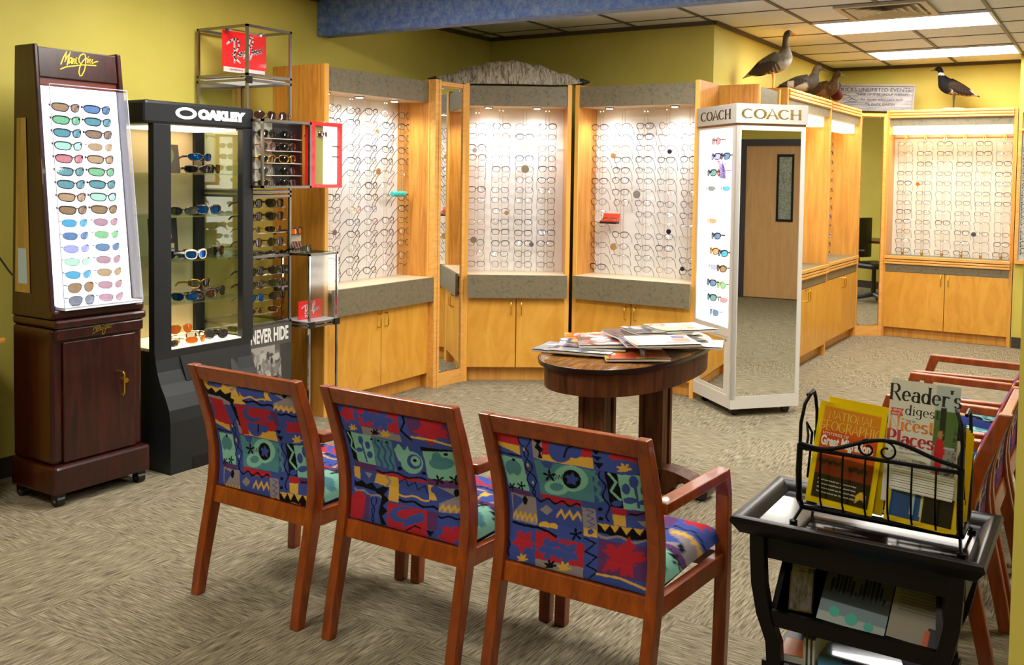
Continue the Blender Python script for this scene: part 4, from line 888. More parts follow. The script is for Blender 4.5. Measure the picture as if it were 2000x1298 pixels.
CH2 = [('P', 'R', (215, 130, 405, 165, 412, 262, 222, 225)), ('X', 'R', 165, 168, 46), ('X', 'B', 330, 200, 62), ('X', 'B', 262, 180, 40), ('S', 'K', 8, (112, 150, 118, 200, 130, 250)), ('S', 'K', 10, (430, 175, 438, 205, 418, 245, 462, 292)), ('P', 'U', (440, 180, 632, 205, 640, 290, 460, 262)), ('X', 'R', 555, 240, 76), ('S', 'Y', 10, (465, 277, 560, 292, 642, 325)),
 ('F', 'Y', 186, 240, 24), ('P', 'P', (230, 228, 412, 268, 415, 305, 232, 268)), ('F', 'K', 294, 262, 24), ('F', 'Y', 342, 270, 27), ('P', 'K', (135, 250, 168, 255, 190, 412, 160, 400)), ('S', 'T', 8, (148, 262, 165, 300, 155, 335, 178, 360)),
 ('P', 'T', (168, 258, 270, 275, 275, 428, 185, 412)), ('C', 'B', 215, 300, 12, 22), ('C', 'B', 245, 325, 12, 20), ('C', 'B', 200, 350, 18, 12), ('C', 'B', 250, 375, 14, 18), ('S', 'B', 8, (215, 310, 232, 410)), ('P', 'D', (270, 278, 365, 300, 372, 458, 278, 430)), ('W', 'B', 10, (290, 290, 300, 440), 6, 2, 0), ('W', 'B', 10, (320, 300, 328, 450), 6, 2, 0), ('W', 'B', 10, (348, 305, 354, 455), 6, 2, 0), ('C', 'K', 270, 294, 7, 6), ('C', 'K', 303, 300, 7, 6), ('C', 'K', 342, 308, 7, 6),
 ('C', 'T', 448, 410, 52, 58), ('P', 'T', (372, 345, 398, 312, 420, 350, 440, 325, 450, 375, 410, 420, 385, 400)), ('C', 'B', 460, 405, 34, 38), ('C', 'T', 466, 402, 22, 26), ('C', 'K', 463, 399, 9, 9), ('C', 'K', 388, 442, 10, 10), ('C', 'K', 498, 464, 10, 8), ('P', 'K', (498, 325, 645, 345, 650, 365, 500, 350)), ('P', 'T', (505, 348, 655, 352, 662, 510, 515, 488)), ('C', 'D', 580, 410, 52, 32), ('C', 'D', 565, 385, 22, 32), ('C', 'K', 604, 364, 9, 8),
 ('P', 'U', (512, 488, 664, 508, 664, 545, 515, 520)), ('X', 'K', 562, 496, 28), ('X', 'K', 628, 496, 28), ('P', 'U', (160, 405, 275, 430, 275, 462, 165, 440)), ('P', 'R', (275, 450, 400, 482, 512, 502, 512, 514, 400, 502, 278, 470)), ('W', 'K', 9, (275, 452, 510, 500), 7, 2, 0), ('P', 'P', (218, 462, 254, 470, 236, 496)), ('P', 'Y', (158, 435, 192, 440, 192, 500, 158, 490)),
 ('P', 'Y', (275, 470, 378, 490, 380, 612, 330, 602, 335, 540, 262, 515)), ('S', 'P', 10, (320, 480, 340, 510, 315, 540)), ('Z', 'K', 7, (385, 500, 515, 550), 16, 3), ('W', 'Y', 9, (380, 572, 520, 600), 6, 1.5, 0), ('W', 'K', 11, (382, 596, 560, 642), 6, 2, 0), ('P', 'Y', (515, 520, 565, 530, 562, 602, 518, 595)), ('C', 'B', 545, 545, 20, 20), ('P', 'P', (565, 535, 684, 545, 682, 668, 562, 655)), ('P', 'B', (530, 540, 560, 530, 630, 580, 560, 615)), ('C', 'K', 632, 562, 11, 20), ('Z', 'Y', 22, (566, 632, 682, 650), 12, 5),
 ('P', 'K', (158, 500, 170, 515, 200, 505, 225, 525, 250, 515, 275, 545, 300, 535, 335, 540, 310, 575, 335, 600, 308, 630, 332, 655, 308, 680, 330, 725, 305, 725, 290, 660, 300, 600, 270, 560, 210, 540, 160, 535)), ('W', 'P', 10, (158, 545, 300, 590), 6, 2, 0), ('C', 'R', 185, 630, 50, 70), ('P', 'U', (225, 575, 245, 580, 245, 700, 215, 700)), ('W', 'K', 5, (258, 585, 268, 715), 8, 1.5, 0), ('W', 'K', 5, (272, 588, 258, 715), 8, 1.5, 3.14),
 ('P', 'R', (330, 610, 515, 650, 515, 785, 330, 730)), ('C', 'B', 400, 670, 60, 40), ('C', 'R', 420, 668, 44, 24), ('P', 'B', (430, 680, 490, 655, 505, 700, 400, 735)), ('S', 'K', 7, (420, 750, 460, 725, 485, 735)), ('P', 'U', (512, 650, 560, 658, 560, 745, 515, 740)), ('P', 'K', (512, 745, 548, 750, 530, 780)), ('W', 'K', 9, (562, 675, 682, 692), 5, 2, 0), ('X', 'R', 618, 768, 56)]
Q2 = (105, 112, 632, 205, 663, 822, 145, 690)
CH1 = [('P', 'Y', (90, 118, 250, 140, 290, 235, 120, 220)), ('C', 'B', 145, 140, 28, 14), ('C', 'B', 172, 146, 22, 14), ('P', 'P', (190, 130, 275, 145, 240, 175)), ('S', 'Y', 10, (205, 165, 255, 150)), ('P', 'P', (115, 185, 230, 205, 235, 240, 120, 235)),
 ('P', 'K', (100, 150, 118, 172, 140, 158, 160, 182, 185, 165, 205, 188, 238, 178, 232, 205, 250, 215, 240, 240, 262, 262, 250, 290, 275, 315, 262, 340, 285, 380, 270, 385, 245, 310, 225, 225, 180, 200, 110, 190)),
 ('P', 'R', (118, 205, 190, 215, 215, 340, 145, 325)), ('P', 'Y', (280, 165, 290, 150, 300, 235, 270, 232)), ('P', 'B', (272, 152, 385, 165, 392, 215, 285, 200)), ('W', 'Y', 8, (285, 196, 395, 212), 5, 2, 0), ('W', 'K', 10, (288, 214, 430, 240), 5, 2, 0), ('P', 'Y', (388, 168, 430, 178, 432, 215, 395, 210)), ('P', 'P', (428, 180, 525, 190, 540, 268, 430, 245)), ('P', 'B', (405, 180, 425, 175, 475, 205, 430, 222)), ('C', 'K', 480, 188, 10, 10), ('Z', 'Y', 20, (432, 240, 535, 258), 9, 5),
 ('P', 'R', (250, 235, 432, 262, 432, 372, 262, 385)), ('C', 'B', 322, 285, 42, 36), ('C', 'R', 335, 275, 32, 24), ('P', 'B', (345, 330, 402, 305, 390, 290, 440, 262, 440, 300)), ('P', 'U', (410, 262, 440, 265, 442, 335, 425, 332)), ('W', 'K', 9, (445, 272, 545, 288), 4, 2, 0), ('X', 'R', 505, 345, 44)]
Q1 = (92, 122, 520, 185, 567, 722, 150, 625)
def raster(shapes, X, Y, col=None, sc=1.0):
    if col is None: col = np.tile(L3(PAL['B']), (len(X), 1))
    def inpoly(p):
        x = np.array(p[0::2], float); y = np.array(p[1::2], float); r = np.zeros(len(X), bool); j = len(x)-1
        for i in range(len(x)):
            c = (y[i] > Y) != (y[j] > Y)
            r ^= c & (X < (x[j]-x[i])*(Y-y[i])/((y[j]-y[i]) or 1e-9)+x[i]); j = i
        return r
    def stroke(p, wd):
        d = np.full(len(X), 1e9)
        for i in range(0, len(p)-2, 2):
            ax, ay, bx, by = p[i:i+4]; vx, vy = bx-ax, by-ay
            t = np.clip(((X-ax)*vx+(Y-ay)*vy)/(vx*vx+vy*vy+1e-9), 0, 1); d = np.minimum(d, np.hypot(X-ax-t*vx, Y-ay-t*vy))
        return d < wd/2
    for s in shapes:
        k, c = s[0], L3(PAL[s[1]])
        if k == 'P': mk = inpoly(s[2])
        elif k == 'S': mk = stroke(s[3], s[2])
        elif k == 'C': mk = ((X-s[2])/s[4])**2+((Y-s[3])/s[5])**2 < 1
        elif k == 'X':
            dx, dy = X-s[2], Y-s[3]; a = np.arctan2(dy, dx); mk = np.hypot(dx, dy) < (s[4]*(.55+.40*np.abs(np.cos(2.5*a+s[2]))**1.5+.10*np.sin(13*a)+.06*np.sin(23*a+1)) if s[1] in 'RB' else s[4]*(.60+.40*np.cos(5*a+s[2])))
        elif k == 'F':
            dx, dy = X-s[2], Y-s[3]; a = np.arctan2(dy, dx); mk = (np.hypot(dx, dy) < s[4]*(.74+.26*np.cos(7*a))) & (dy < s[4]*.35)
        elif k in 'WZ':
            x0, y0, x1, y1 = s[3]; L_ = math.hypot(x1-x0, y1-y0); tx, ty = (x1-x0)/L_, (y1-y0)/L_
            t = (X-x0)*tx+(Y-y0)*ty; n = -(X-x0)*ty+(Y-y0)*tx; ph = s[6] if len(s) > 6 else 0
            wv = s[4]*np.sin(2*PI*s[5]*t/L_+ph) if k == 'W' else s[4]*(2*np.abs(2*((t/L_*s[5]) % 1)-1)-1)
            mk = (np.abs(n-wv) < s[2]/2) & (t > 0) & (t < L_)
        col[mk] = c
    return col
def quad(Q, u, v):
    x = (1-v)*((1-u)*Q[0]+u*Q[2])+v*((1-u)*Q[6]+u*Q[4]); y = (1-v)*((1-u)*Q[1]+u*Q[3])+v*((1-u)*Q[7]+u*Q[5]); return x, y
def fab3(u, v): return raster(CH3, *quad(Q3, u, v))
def fab2(u, v): return raster(CH2, *quad(Q2, u, v))
def fab1(u, v):
    c = raster(CH3, *quad(Q3, u-.03, .256+(v-.585)*.91)); x, y = quad(Q1, u, v)
    m = v < .33; c[m] = raster(CH1, x[m], y[m]); m2 = (v >= .33) & (u < .42)
    x2, y2 = x[m2], y[m2]; s_ = [s for s in CH1 if s[1] in 'KR' and s[0] == 'P']
    c[m2] = raster(s_, x2, y2, c[m2].copy()); return c
FAB = painted('woven_upholstery', .9, spec=.15)
YZ = [(0, -.242), (.10, -.224), (.20, -.202), (.30, -.179), (.38, -.163), (.45, -.155), (.52, -.157), (.58, -.168), (.64, -.185), (.73, -.217), (.83, -.257)]
def yz(z):
    for (a, b), (c, d) in zip(YZ, YZ[1:]):
        if z <= c: return b+(d-b)*(z-a)/(c-a)
    return YZ[-1][1]
def cprof(w0, w1, pts, n=24):
    return pts
CHME = {}
def chair(loc, rz, label, fab, key, res=(210, 200), group=None):
    t = thing('armchair', label, 'chair', loc, rz, group)
    if 'leg' not in CHME:
        zs = [.83*k/22 for k in range(23)]
        dw = lambda z: .019+.006*math.sin(min(1, z/.83)*PI)
        for s in (-1, 1):
            p = [(yz(z)-dw(z), z) for z in zs]+[(yz(z)+dw(z), z) for z in zs[::-1]]
            CHME['leg', s] = M().prism(p[::-1], 0, s*.262, s*.226).mesh('leg', CHW)
            q = [(.282, 0), (.298, .20), (.30, .38), (.292, .55), (.268, .632), (.235, .632), (.232, .60), (.252, .55), (.258, .38), (.254, .2), (.246, 0)]
            CHME['fleg', s] = M().prism(q, 0, s*.296, s*.256).mesh('leg', CHW)
            CHME['arm', s] = M().hexa(*[[(s*a_, y_, z_) for a_, y_, z_ in q_][::s] for q_ in ([(.226, -.15, .602), (.27, -.15, .602), (.298, .25, .602), (.254, .25, .602)], [(.226, -.15, .634), (.27, -.15, .634), (.298, .25, .632), (.254, .25, .632)])]).mesh('arm', CHW)
            CHME['srail', s] = M().hexa(*[[(s*a_, y_, z_) for a_, y_ in ((.228, -.15), (.256, -.15), (.288, .26), (.26, .26))][::s] for z_ in (.318, .372)]).mesh('side_rail', CHW)
        def rail(z0, z1, d=.014):
            return M().hexa([(-.228, yz(z0)-d, z0), (.228, yz(z0)-d, z0), (.228, yz(z0)+d, z0), (-.228, yz(z0)+d, z0)], [(-.228, yz(z1)-d, z1), (.228, yz(z1)-d, z1), (.228, yz(z1)+d, z1), (-.228, yz(z1)+d, z1)])
        CHME['top'] = rail(.774, .828).mesh('top_rail', CHW)
        CHME['low'] = rail(.322, .378).mesh('back_rail', CHW)
        CHME['front'] = M().box(-.26, .26, .26, .283, .318, .372).mesh('front_rail', CHW)
        CHME['glide'] = M().lathe([(.014, -.004), (.014, .004)], 10).mesh('glide', BLACKP)
    for s in (-1, 1):
        l = link('leg', CHME['leg', s], t, .004); link('glide', CHME['glide'], l, loc=(s*.244, -.242, .004))
        l = link('leg', CHME['fleg', s], t, .004); link('glide', CHME['glide'], l, loc=(s*.276, .264, .004))
        link('arm', CHME['arm', s], t, .004); link('side_rail', CHME['srail', s], t, .002)
    link('top_rail', CHME['top'], t, .004); link('back_rail', CHME['low'], t, .003); link('front_rail', CHME['front'], t, .002)
    if ('back', key) not in CHME:
        nu, nv = res; z0, z1 = .380, .774
        def bulge(u, v): return .016*(min(1, 6*u, 6*(1-u))**.5)*(min(1, 6*v, 6*(1-v))**.5)
        mb = M()
        mb.grid(lambda u, v: (-.224+.448*u, yz(z1+(z0-z1)*v)-.004-bulge(u, v), z1+(z0-z1)*v), nu, nv)
        mb.grid(lambda u, v: (.224-.448*u, yz(z1+(z0-z1)*v)+.006+bulge(u, v)*1.4, z1+(z0-z1)*v), nu//3, nv//3)
        me = mb.mesh('back_cushion', FAB, True)
        o = link('back_cushion', me, t)
        paint(o, lambda co: fab((co[:, 0]+.224)/.448, (z1-co[:, 2])/(z1-z0)))
        CHME['back', key] = me
        sm = M(); n1, n2 = 70, 60
        def se(u, v):
            x = (-.23+.46*u)*(1+.19*v); y = -.13+.41*v; e = min(1, 9*u, 9*(1-u), 9*v, 9*(1-v)); return (x, y, .378+.03*v+.048*math.sin(e*PI/2)**.6+.006*math.sin(PI*u)*math.sin(PI*v))
        sm.grid(se, n1, n2); sm.box(-.226, .226, -.14, .28, .365, .379)
        me2 = sm.mesh('seat_cushion', FAB, True); o2 = link('seat_cushion', me2, t)
        paint(o2, lambda co: fab2((co[:, 0]+.24)/.48, (co[:, 1]+.22)/.5)); CHME['seat', key] = me2
    else:
        link('back_cushion', CHME['back', key], t); link('seat_cushion', CHME['seat', key], t)
    return t
chair((-2.495, 2.515, 0), 0, 'cherry armchair seen from behind, nearest the charcoal sunglasses case, leftmost of three', fab1, 1)
chair((-1.875, 2.525, 0), 0, 'cherry armchair seen from behind, middle of the row of three', fab2, 2)
chair((-1.262, 2.525, 0), 0, 'cherry armchair seen from behind, beside the dark side table, rightmost of three', fab3, 3)
for y, l in ((5.005, 'farthest of the side row of cherry armchairs, below the far wall cabinet'), (4.455, 'second farthest cherry armchair in the side row'), (3.905, 'cherry armchair second from the side table in side row'), (3.352, 'cherry armchair directly behind the magazine rack, partly hidden')):
    chair((-.513, y, 0), rad(90), l, fab2, 4, (90, 80)).scale = (.90, 1, 1)

# ------------------------------------------------------------------ oval oak table
DOAK = ramped('dark_quartered_oak', [(0.3, '3a1d0a'), (0.5, '5c3214'), (0.7, '74441f')], 6, (5, 5, .7), .5, 6, .8, spec=.3)
TTOP = ramped('oak_table_top', [(0.35, '64401a'), (0.55, '805426'), (0.72, 'a07236')], 6, (7, 1.2, 1), .25, 6, 1.2, coat=.4)
tb_ = thing('oval_table', 'dark oak oval pedestal table covered with magazines', 'table', (-1.865, 3.99, 0))
def oval(prof): return M().lathe(prof, 80, 0, (0, 0), True, .815, 1.57, .86)
part('tabletop', oval([(.335, .712), (.37, .722), (.375, .734), (.368, .742)]), TTOP, tb_, smooth=True)
part('top_edge', oval([(.345, .700), (.377, .716), (.379, .732)]), mat('dark_rim', '140a05', .3, coat=.3), tb_, smooth=True)
part('apron', oval([(.352, .615), (.354, .705)]), DOAK, tb_, smooth=True)
for y in (-.32, .30):
    p = M().box(-.05, .05, y-.05, y+.05, .09, .63)
    for s in (-1, 1):
        for q in (-1, 1): p.box(s*.050-.012, s*.050+.012, y+q*.045-.014, y+q*.045+.014, .10, .62)
        p.box(s*.05, s*.056, y-.02, y+.02, .10, .62)
    part('pedestal', p, DOAK, tb_, bevel=.004)
    part('pedestal_foot_block', M().box(-.06, .06, y-.06, y+.06, .07, .10), DOAK, tb_, bevel=.004)
    for s in (-1, 1):
        P = [(s*.04, .125), (s*.13, .115), (s*.20, .095), (s*.235, .072), (s*.23, .045), (s*.17, .07), (s*.12, .05), (s*.09, .0), (s*.04, 0)]
        ft = part('foot', M().prism(P if s > 0 else P[::-1], 1, y-.06, y+.06), DOAK, tb_, bevel=.003)
        part('scroll', M().tube([(s*.255, y-.052, .037), (s*.255, y+.052, .037)], .037, 20), mat('dark_scroll', '1c0a05', .25, coat=.4), ft, smooth=True)
part('stretcher', box(-.04, .04, -.30, .28, .07, .10), DOAK, tb_, bevel=.003)
# magazines
def mag(x, y, z, rz, w, h, fn, label, th=.004, tilt=0, tx=0, curl=.0, name='magazine', nu=36, nv=44, group=None, pages='d8d4c8'):
    t = bpy.data.objects.new(name, None); C.objects.link(t)
    t.matrix_world = Matrix.Translation((x, y, z)) @ Matrix.Rotation(rad(rz), 4, 'Z') @ Matrix.Rotation(rad(tilt), 4, 'X') @ Matrix.Rotation(rad(tx), 4, 'Y')
    tag(t, label, 'magazine', group)
    part('pages', M().grid(lambda u, v: ((u-.5)*w*.99, (v-.5)*h*.99, curl*(2*u-1)**2), 10, 2).grid(lambda u, v: ((.5-u)*w*.99, (v-.5)*h*.99, th*.9+curl*(2*u-1)**2), 10, 2).box(-w*.49, w*.49, -h*.49, h*.49, 0, th*.85) if curl else box(-w*.495, w*.495, -h*.495, h*.495, 0, th*.9), mat('paper_'+pages, pages, .6), t)
    o = part('cover', M().grid(lambda u, v: ((u-.5)*w, (v-.5)*h, th+curl*(2*u-1)**2), nu, nv), painted('glossy_cover', .22, coat=.3), t)
    paint(o, lambda co: fn(co[:, 0]/w+.5, co[:, 1]/h+.5)); return t
def cov(bg, *ps):
    """ps: (colour, u0, u1, v0, v1) blocks"""
    def f(u, v):
        return fill(u, [((u > a) & (u < b) & (v > c) & (v < d), col) for col, a, b, c, d in ps], bg)
    return f
def photo(bg, cols, seed, amt=26):
    r = np.random.RandomState(seed); bl = [(r.rand(), r.rand(), r.uniform(.04, .18), r.uniform(.04, .16), cols[r.randint(len(cols))]) for _ in range(amt)]
    def f(u, v):
        return fill(u, [(((u-a)/c)**2+((v-b)/d)**2 < 1, k) for a, b, c, d, k in bl], bg)
    return f
TZ = .744
mg = [(-2.06, 3.70, 0, 8, .21, .27, photo('8f9298', ['c8ccd0', '5a5e66', '8890a0'], 1), 'grey newspaper-like magazine at the left end of the oval table'),
 (-1.97, 3.68, .006, 14, .21, .27, photo('a8b0b8', ['2a4a8a', 'e8e8ee', '504a40'], 2), 'grey magazine second from the left on oval table'),
 (-2.04, 3.86, .0, 25, .21, .27, photo('3a78a0', ['1d3a8c', 'e4e8ec', '2a8a90'], 3), 'blue and teal magazine at the left of the oval table'),
 (-1.95, 3.76, .012, 22, .21, .27, photo('2a4a8c', ['1a2a5a', 'c8a050', '60a0a8'], 4), 'dark blue magazine fanned beneath the orange cover'),
 (-2.07, 3.98, .008, 35, .21, .27, photo('e0a030', ['d86a20', 'f0d060', 'b84a2a'], 5), 'yellow orange magazine at the back left of the oval table'),
 (-1.90, 3.78, .020, 30, .21, .27, photo('4a4a52', ['b04a4a', 'e0d8d0', '8a8a92'], 6), 'dark photo magazine in the middle left of the pile'),
 (-1.93, 3.96, .018, 42, .21, .27, photo('d8c8c0', ['c85040', 'f0ece4', '907870'], 7), 'pale pink magazine behind the rolled red one'),
 (-1.86, 3.98, .030, 48, .21, .27, photo('4a1a24', ['2a1016', '6a2a34'], 8), 'maroon covered magazine in the middle of the pile'),
 (-1.80, 4.06, .036, 50, .21, .27, photo('201c20', ['3a343a', '88807c', 'b8b0a8'], 9), 'black edged magazine near the back of the pile'),
 (-1.84, 4.28, .006, 60, .21, .27, photo('c8c4bc', ['e8e6e0', 'a0988c', 'c08878'], 10), 'grey white magazine at the back of the oval table'),
 (-1.72, 4.16, .040, 55, .21, .28, photo('c4c0b8', ['e4dcd4', 'b87a70', '989088', 'd8c890'], 11), 'pale magazine with pink cover lying topmost at the back right'),
 (-1.70, 3.99, .024, 50, .21, .27, photo('6c6864', ['403a38', 'a8a4a0', 'd0ccc4'], 12), 'grey magazine under the big white cover'),
 (-1.65, 4.13, .004, 18, .20, .27, cov('ecebe8', ('d8d6d2', .05, .95, .0, .1)), 'plain white magazine at the right end of the oval table'),
 (-1.735, 3.70, .004, 32, .21, .27, cov('e8a830', ('c8503a', .35, .95, .05, .5), ('f0e0c0', .1, .5, .1, .2), ('d87a30', .0, .9, .5, .62), ('a83828', .5, .8, .55, .7)), 'yellow and orange cover magazine at the front edge of the oval table'),
 (-1.70, 3.80, .030, 36, .21, .27, photo('5a4a6a', ['8a7a9a', '3a2a4a'], 13), 'purple edged magazine right under the white cover'),
 (-1.64, 3.76, .040, 40, .23, .28, cov('f0e8e0', ('3a2a86', .08, .26, .72, .92), ('c89078', .0, .12, .8, 1), ('cc9070', .3, .6, .66, .95), ('d84a4a', .62, .68, .5, .9), ('d84a4a', .71, .76, .5, .9), ('e0b0a0', .1, .9, .0, .1), ('d8ccc0', .1, .6, .3, .42)), 'white magazine with purple and red print, front right of the pile')]
for x, y, z, rz, ww, hh, fn, l in mg:
    mag(x+.03, y, TZ+z*1.7, rz-90, ww, hh, fn, l, th=.009, group='magazines on the oval table', tilt=random.uniform(-1, 1), curl=.004)
o = part('rolled_magazine', M().tube([(-.09, 0, 0), (-.07, 0, .001), (.07, 0, .0), (.09, 0, 0)], [.008, .013, .014, .010], 12), ramped('rolled_cover', [(0.35, 'c83c2c'), (0.5, 'e8d8d0'), (0.65, 'd8584a')], 14, rough=.3), smooth=True)
o.matrix_world = TR(-2.01, 3.87, TZ+.035, -10); tag(o, 'rolled red and white magazine on the left half of the pile', 'magazine')

# ------------------------------------------------------------------ dark side table with tray top
ESP = ramped('espresso_wood', [(0.3, '050202'), (0.7, '0c0505')], 6, (1, 5, 5), .30, 5, .5, spec=.25)
st_ = thing('side_table', 'dark espresso side table with tray top and curved legs', 'table', (-.545, 2.69, 0))
tw, td = .295, .20
part('tray_floor', box(-tw+.03, tw-.03, -td+.03, td-.03, .565, .575), mat('espresso_gloss', '120a0b', .12, spec=.5), st_)
def rim(sx0, sy0, z0, sx1, sy1, z1): return None
rm_ = M()
prf = [(0, .603), (-.012, .600), (-.016, .588), (.006, .555), (.03, .548), (.045, .565), (.032, .578), (.012, .600)]
for k, (hx, hy) in enumerate(((tw, td), (td, tw), (tw, td), (td, tw))):
    rm_.T = Matrix.Rotation(k*PI/2, 4, 'Z'); n_ = len(prf); vs = []
    for d, z in prf: vs.append((-hx+d, -hy+d, z))
    for d, z in prf: vs.append((hx-d, -hy+d, z))
    rm_.add(vs, [(i, (i+1) % n_, n_+(i+1) % n_, n_+i) for i in range(n_)])
part('tray_rim', rm_, ESP, st_, smooth=True)
part('apron', M().box(-tw+.03, tw-.03, -td+.035, -td+.055, .49, .56).box(-tw+.03, tw-.03, td-.055, td-.035, .49, .56).box(-tw+.03, -tw+.05, -td+.055, td-.055, .49, .56).box(tw-.05, tw-.03, -td+.055, td-.055, .49, .56), ESP, st_)
for sx in (-1, 1):
    for sy in (-1, 1):
        lg = M(); cx = [(.245, .56), (.243, .50), (.238, .42), (.222, .34), (.195, .27), (.19, .20), (.212, .12), (.245, .04), (.262, 0)]
        p = [(sx*(c+.02), z) for c, z in cx]+[(sx*(c-.02), z) for c, z in cx[::-1]]
        lg.prism(p if sx > 0 else p[::-1], 1, sy*.15, sy*.185)
        part('leg', lg, ESP, st_, bevel=.003)
for z, n in ((.325, 'middle_shelf'), (.185, 'bottom_shelf')):
    part(n, M().box(-.225, .225, -.16, .165, z, z+.014).box(-.225, .225, -.178, -.16, z-.012, z+.03).box(-.215, .215, .165, .18, z, z+.025), ESP, st_, bevel=.002)
part('trough_dark_back', M().box(-.21, .21, .02, .032, .335, .50), ESP, st_)  # dark board added to darken the space behind the magazines
for sx in (-1, 1): part('trough_side', M().hexa([(sx*.20, -.15, .335), (sx*.214, -.15, .335), (sx*.214, .032, .335), (sx*.20, .032, .335)][::sx], [(sx*.185, -.06, .50), (sx*.20, -.06, .50), (sx*.20, .032, .50), (sx*.185, .032, .50)][::sx]), ESP, st_)
# wrought iron rack
rk = thing('magazine_rack', 'black wrought iron magazine rack with scrolls on the side table', 'magazine rack', (-.508, 2.69, .577), 0)
IR = mat('wrought_iron', '0b0b0c', .38, .7)
hx = .20
for s in (-1, 1):
    # side hoop
    pts = [(s*hx, -.085, .215), (s*hx, -.092, .14), (s*hx, -.08, .06), (s*hx, -.045, .03), (s*hx, .045, .03), (s*hx, .08, .06), (s*hx, .092, .14), (s*hx, .085, .215)]
    end = part('rack_end', M().tube(pts, .008, 8), IR, rk, smooth=True)
    part('end_curl', M().tube([(s*hx, .085*q, .215+.0) if False else (s*hx, -.085+.0, .215) for q in (1,)]+[(s*hx, -.082, .27), (s*(hx-.006), -.07, .32), (s*(hx-.016), -.055, .345), (s*(hx-.022), -.035, .35), (s*(hx-.02), -.022, .335)], .0048, 8), IR, end, smooth=True)
    part('end_curl', M().tube([(s*hx, .085, .215), (s*hx, .082, .27), (s*hx, .06, .32), (s*hx, .03, .34), (s*hx, -.02, .335)], .0048, 8), IR, end, smooth=True)
    part('end_curl', M().tube([(s*(hx-.01), -.06, .19), (s*(hx-.012), -.05, .23), (s*(hx-.002), -.03, .26), (s*(hx-.012), -.01, .23), (s*hx, 0, .10)], .0035, 7), IR, end, smooth=True)
    for q in (-1, 1):
        part('foot', M().tube([(s*(hx-.002), q*.05, .032), (s*(hx+.006), q*.095, .010), (s*(hx+.008), q*.10, .006)], .0045, 8).lathe([(.003, .010), (.011, .006), (.011, .0), (.004, 0)], 12, 0, (s*(hx+.008), q*.10)), IR, rk, smooth=True)
for q in (-1, 1):
    part('rail', M().tube([(-hx, q*.09, .205), (hx, q*.09, .205)], .0055, 8).tube([(-hx, q*.06, .035), (hx, q*.06, .035)], .0075, 8), IR, rk, smooth=True)
    wv = [(-hx+2*hx*i/28, q*.092, .218+.019*(1-math.cos(2*PI*min(1, max(0, (i/28-.08)/.84))))/1-.012*math.sin(2*PI*i/28)) for i in range(29)]
    part('wavy_rail', M().tube(wv, .0055, 8), IR, rk, smooth=True)
    part('scroll', M().tube([(s_*(.0+r_*math.sin(a_))+s_*.024, q*.093, .230+r_*math.cos(a_)) for s_ in (1,) for a_, r_ in [(k*.42, .025-.0011*k) for k in range(17)]], .0030, 6)
         .tube([(-(r_*math.sin(a_))-.024, q*.093, .230+r_*math.cos(a_)) for a_, r_ in [(k*.42, .025-.0011*k) for k in range(17)]], .0030, 6), IR, rk, smooth=True)
    for k in range(6):
        x = -hx+2*hx*(k+1)/7+.0
        part('bar', M().tube([(x, q*.09, .205), (x, q*.093, .13), (x, q*.085, .07), (x, q*.06, .035)], .0028, 6), IR, rk, smooth=True)
part('bottom_bar', M().tube([(-hx, -.02, .03), (hx, -.02, .03)], .003, 6).tube([(-hx, .02, .03), (hx, .02, .03)], .003, 6), IR, rk)
def stand_mag(x, y, z, w, h, lean, fn, label, rz=0, roll=0, th=.006, nu=60, nv=80, group='magazines in the wrought iron rack'):
    """upright magazine: local x right, y up the cover, z towards the viewer"""
    t = bpy.data.objects.new('magazine', None); C.objects.link(t)
    t.matrix_world = Matrix.Translation((x, y, z)) @ Matrix.Rotation(rad(rz), 4, 'Z') @ Matrix.Rotation(rad(90-lean), 4, 'X') @ Matrix.Rotation(rad(roll), 4, 'Z')
    tag(t, label, 'magazine', group)
    part('pages', box(-w*.49, w*.49, .002, h-.002, -th, -.0004), mat('paper_d8d4c8', 'd8d4c8', .6), t)
    o = part('cover', M().grid(lambda u, v: ((u-.5)*w, v*h, 0), nu, nv), painted('glossy_cover', .22, coat=.3), t)
    paint(o, lambda co: fn(co[:, 0]/w+.5, co[:, 1]/h)); return t
def flatm(x, y, z=.0006): return Matrix.Translation((x, y, z))
ng = lambda u, v: fill(u, [((u > .07) & (u < .93) & (v > .05) & (v < .95), 'd4581a'), ((u > .07) & (u < .93) & (v > .74) & (v < .95), 'd88420'), ((u > .07) & (u < .93) & (v > .6) & (v < .7), 'c84a14'), ((u > .07) & (u < .93) & (v > .05) & (v < .48), '7a2410'),
      ((u > .07) & (u < .93) & (v > .05) & (v < .30), '160a06'), ((u > .1) & (u < .5) & (np.abs(v-.42-.012*np.sin(u*60)) < .018), '1a0c06'), ((u > .55) & (u < .85) & (np.abs(v-.40-.01*np.sin(u*50)) < .022), '1a0c06'), ((u > .72) & (u < .88) & (np.abs(v-.12-.05*np.sin((u-.72)*18)) < .035), 'd8b030')], 'e8c800')
CX = [-.618, -.405]
YE = mat('yellow_print', 'f0c84a', .5); WH = mat('white_print', 'f2eee4', .5); KI = mat('black_print', '16140f', .5); REDP = mat('red_print', 'c42838', .5); ORP = mat('orange_print', 'e8882c', .5); RIB = mat('ribbon_red', 'c8302c', .5)
n1 = stand_mag(-.612, 2.637, .622, .176, .275, 12, ng, 'yellow bordered magazine with orange sunset cover at the left front of the rack', 2, -5)
nib('NATIONAL', .021, YE, n1, flatm(.0, .232), wx=.13, wy=.06, center=True, sx=.95)
nib('GEOGRAPHIC', .026, YE, n1, flatm(.0, .200), wx=.13, wy=.06, center=True, sx=.82)
letters('MYSTERIES OF', .011, WH, n1, mtx=flatm(-.035, .190), depth=.0001)
letters('Great Migrations', .036, WH, n1, mtx=flatm(-.002, .170), depth=.0001, sx=.56, bold=.0014)
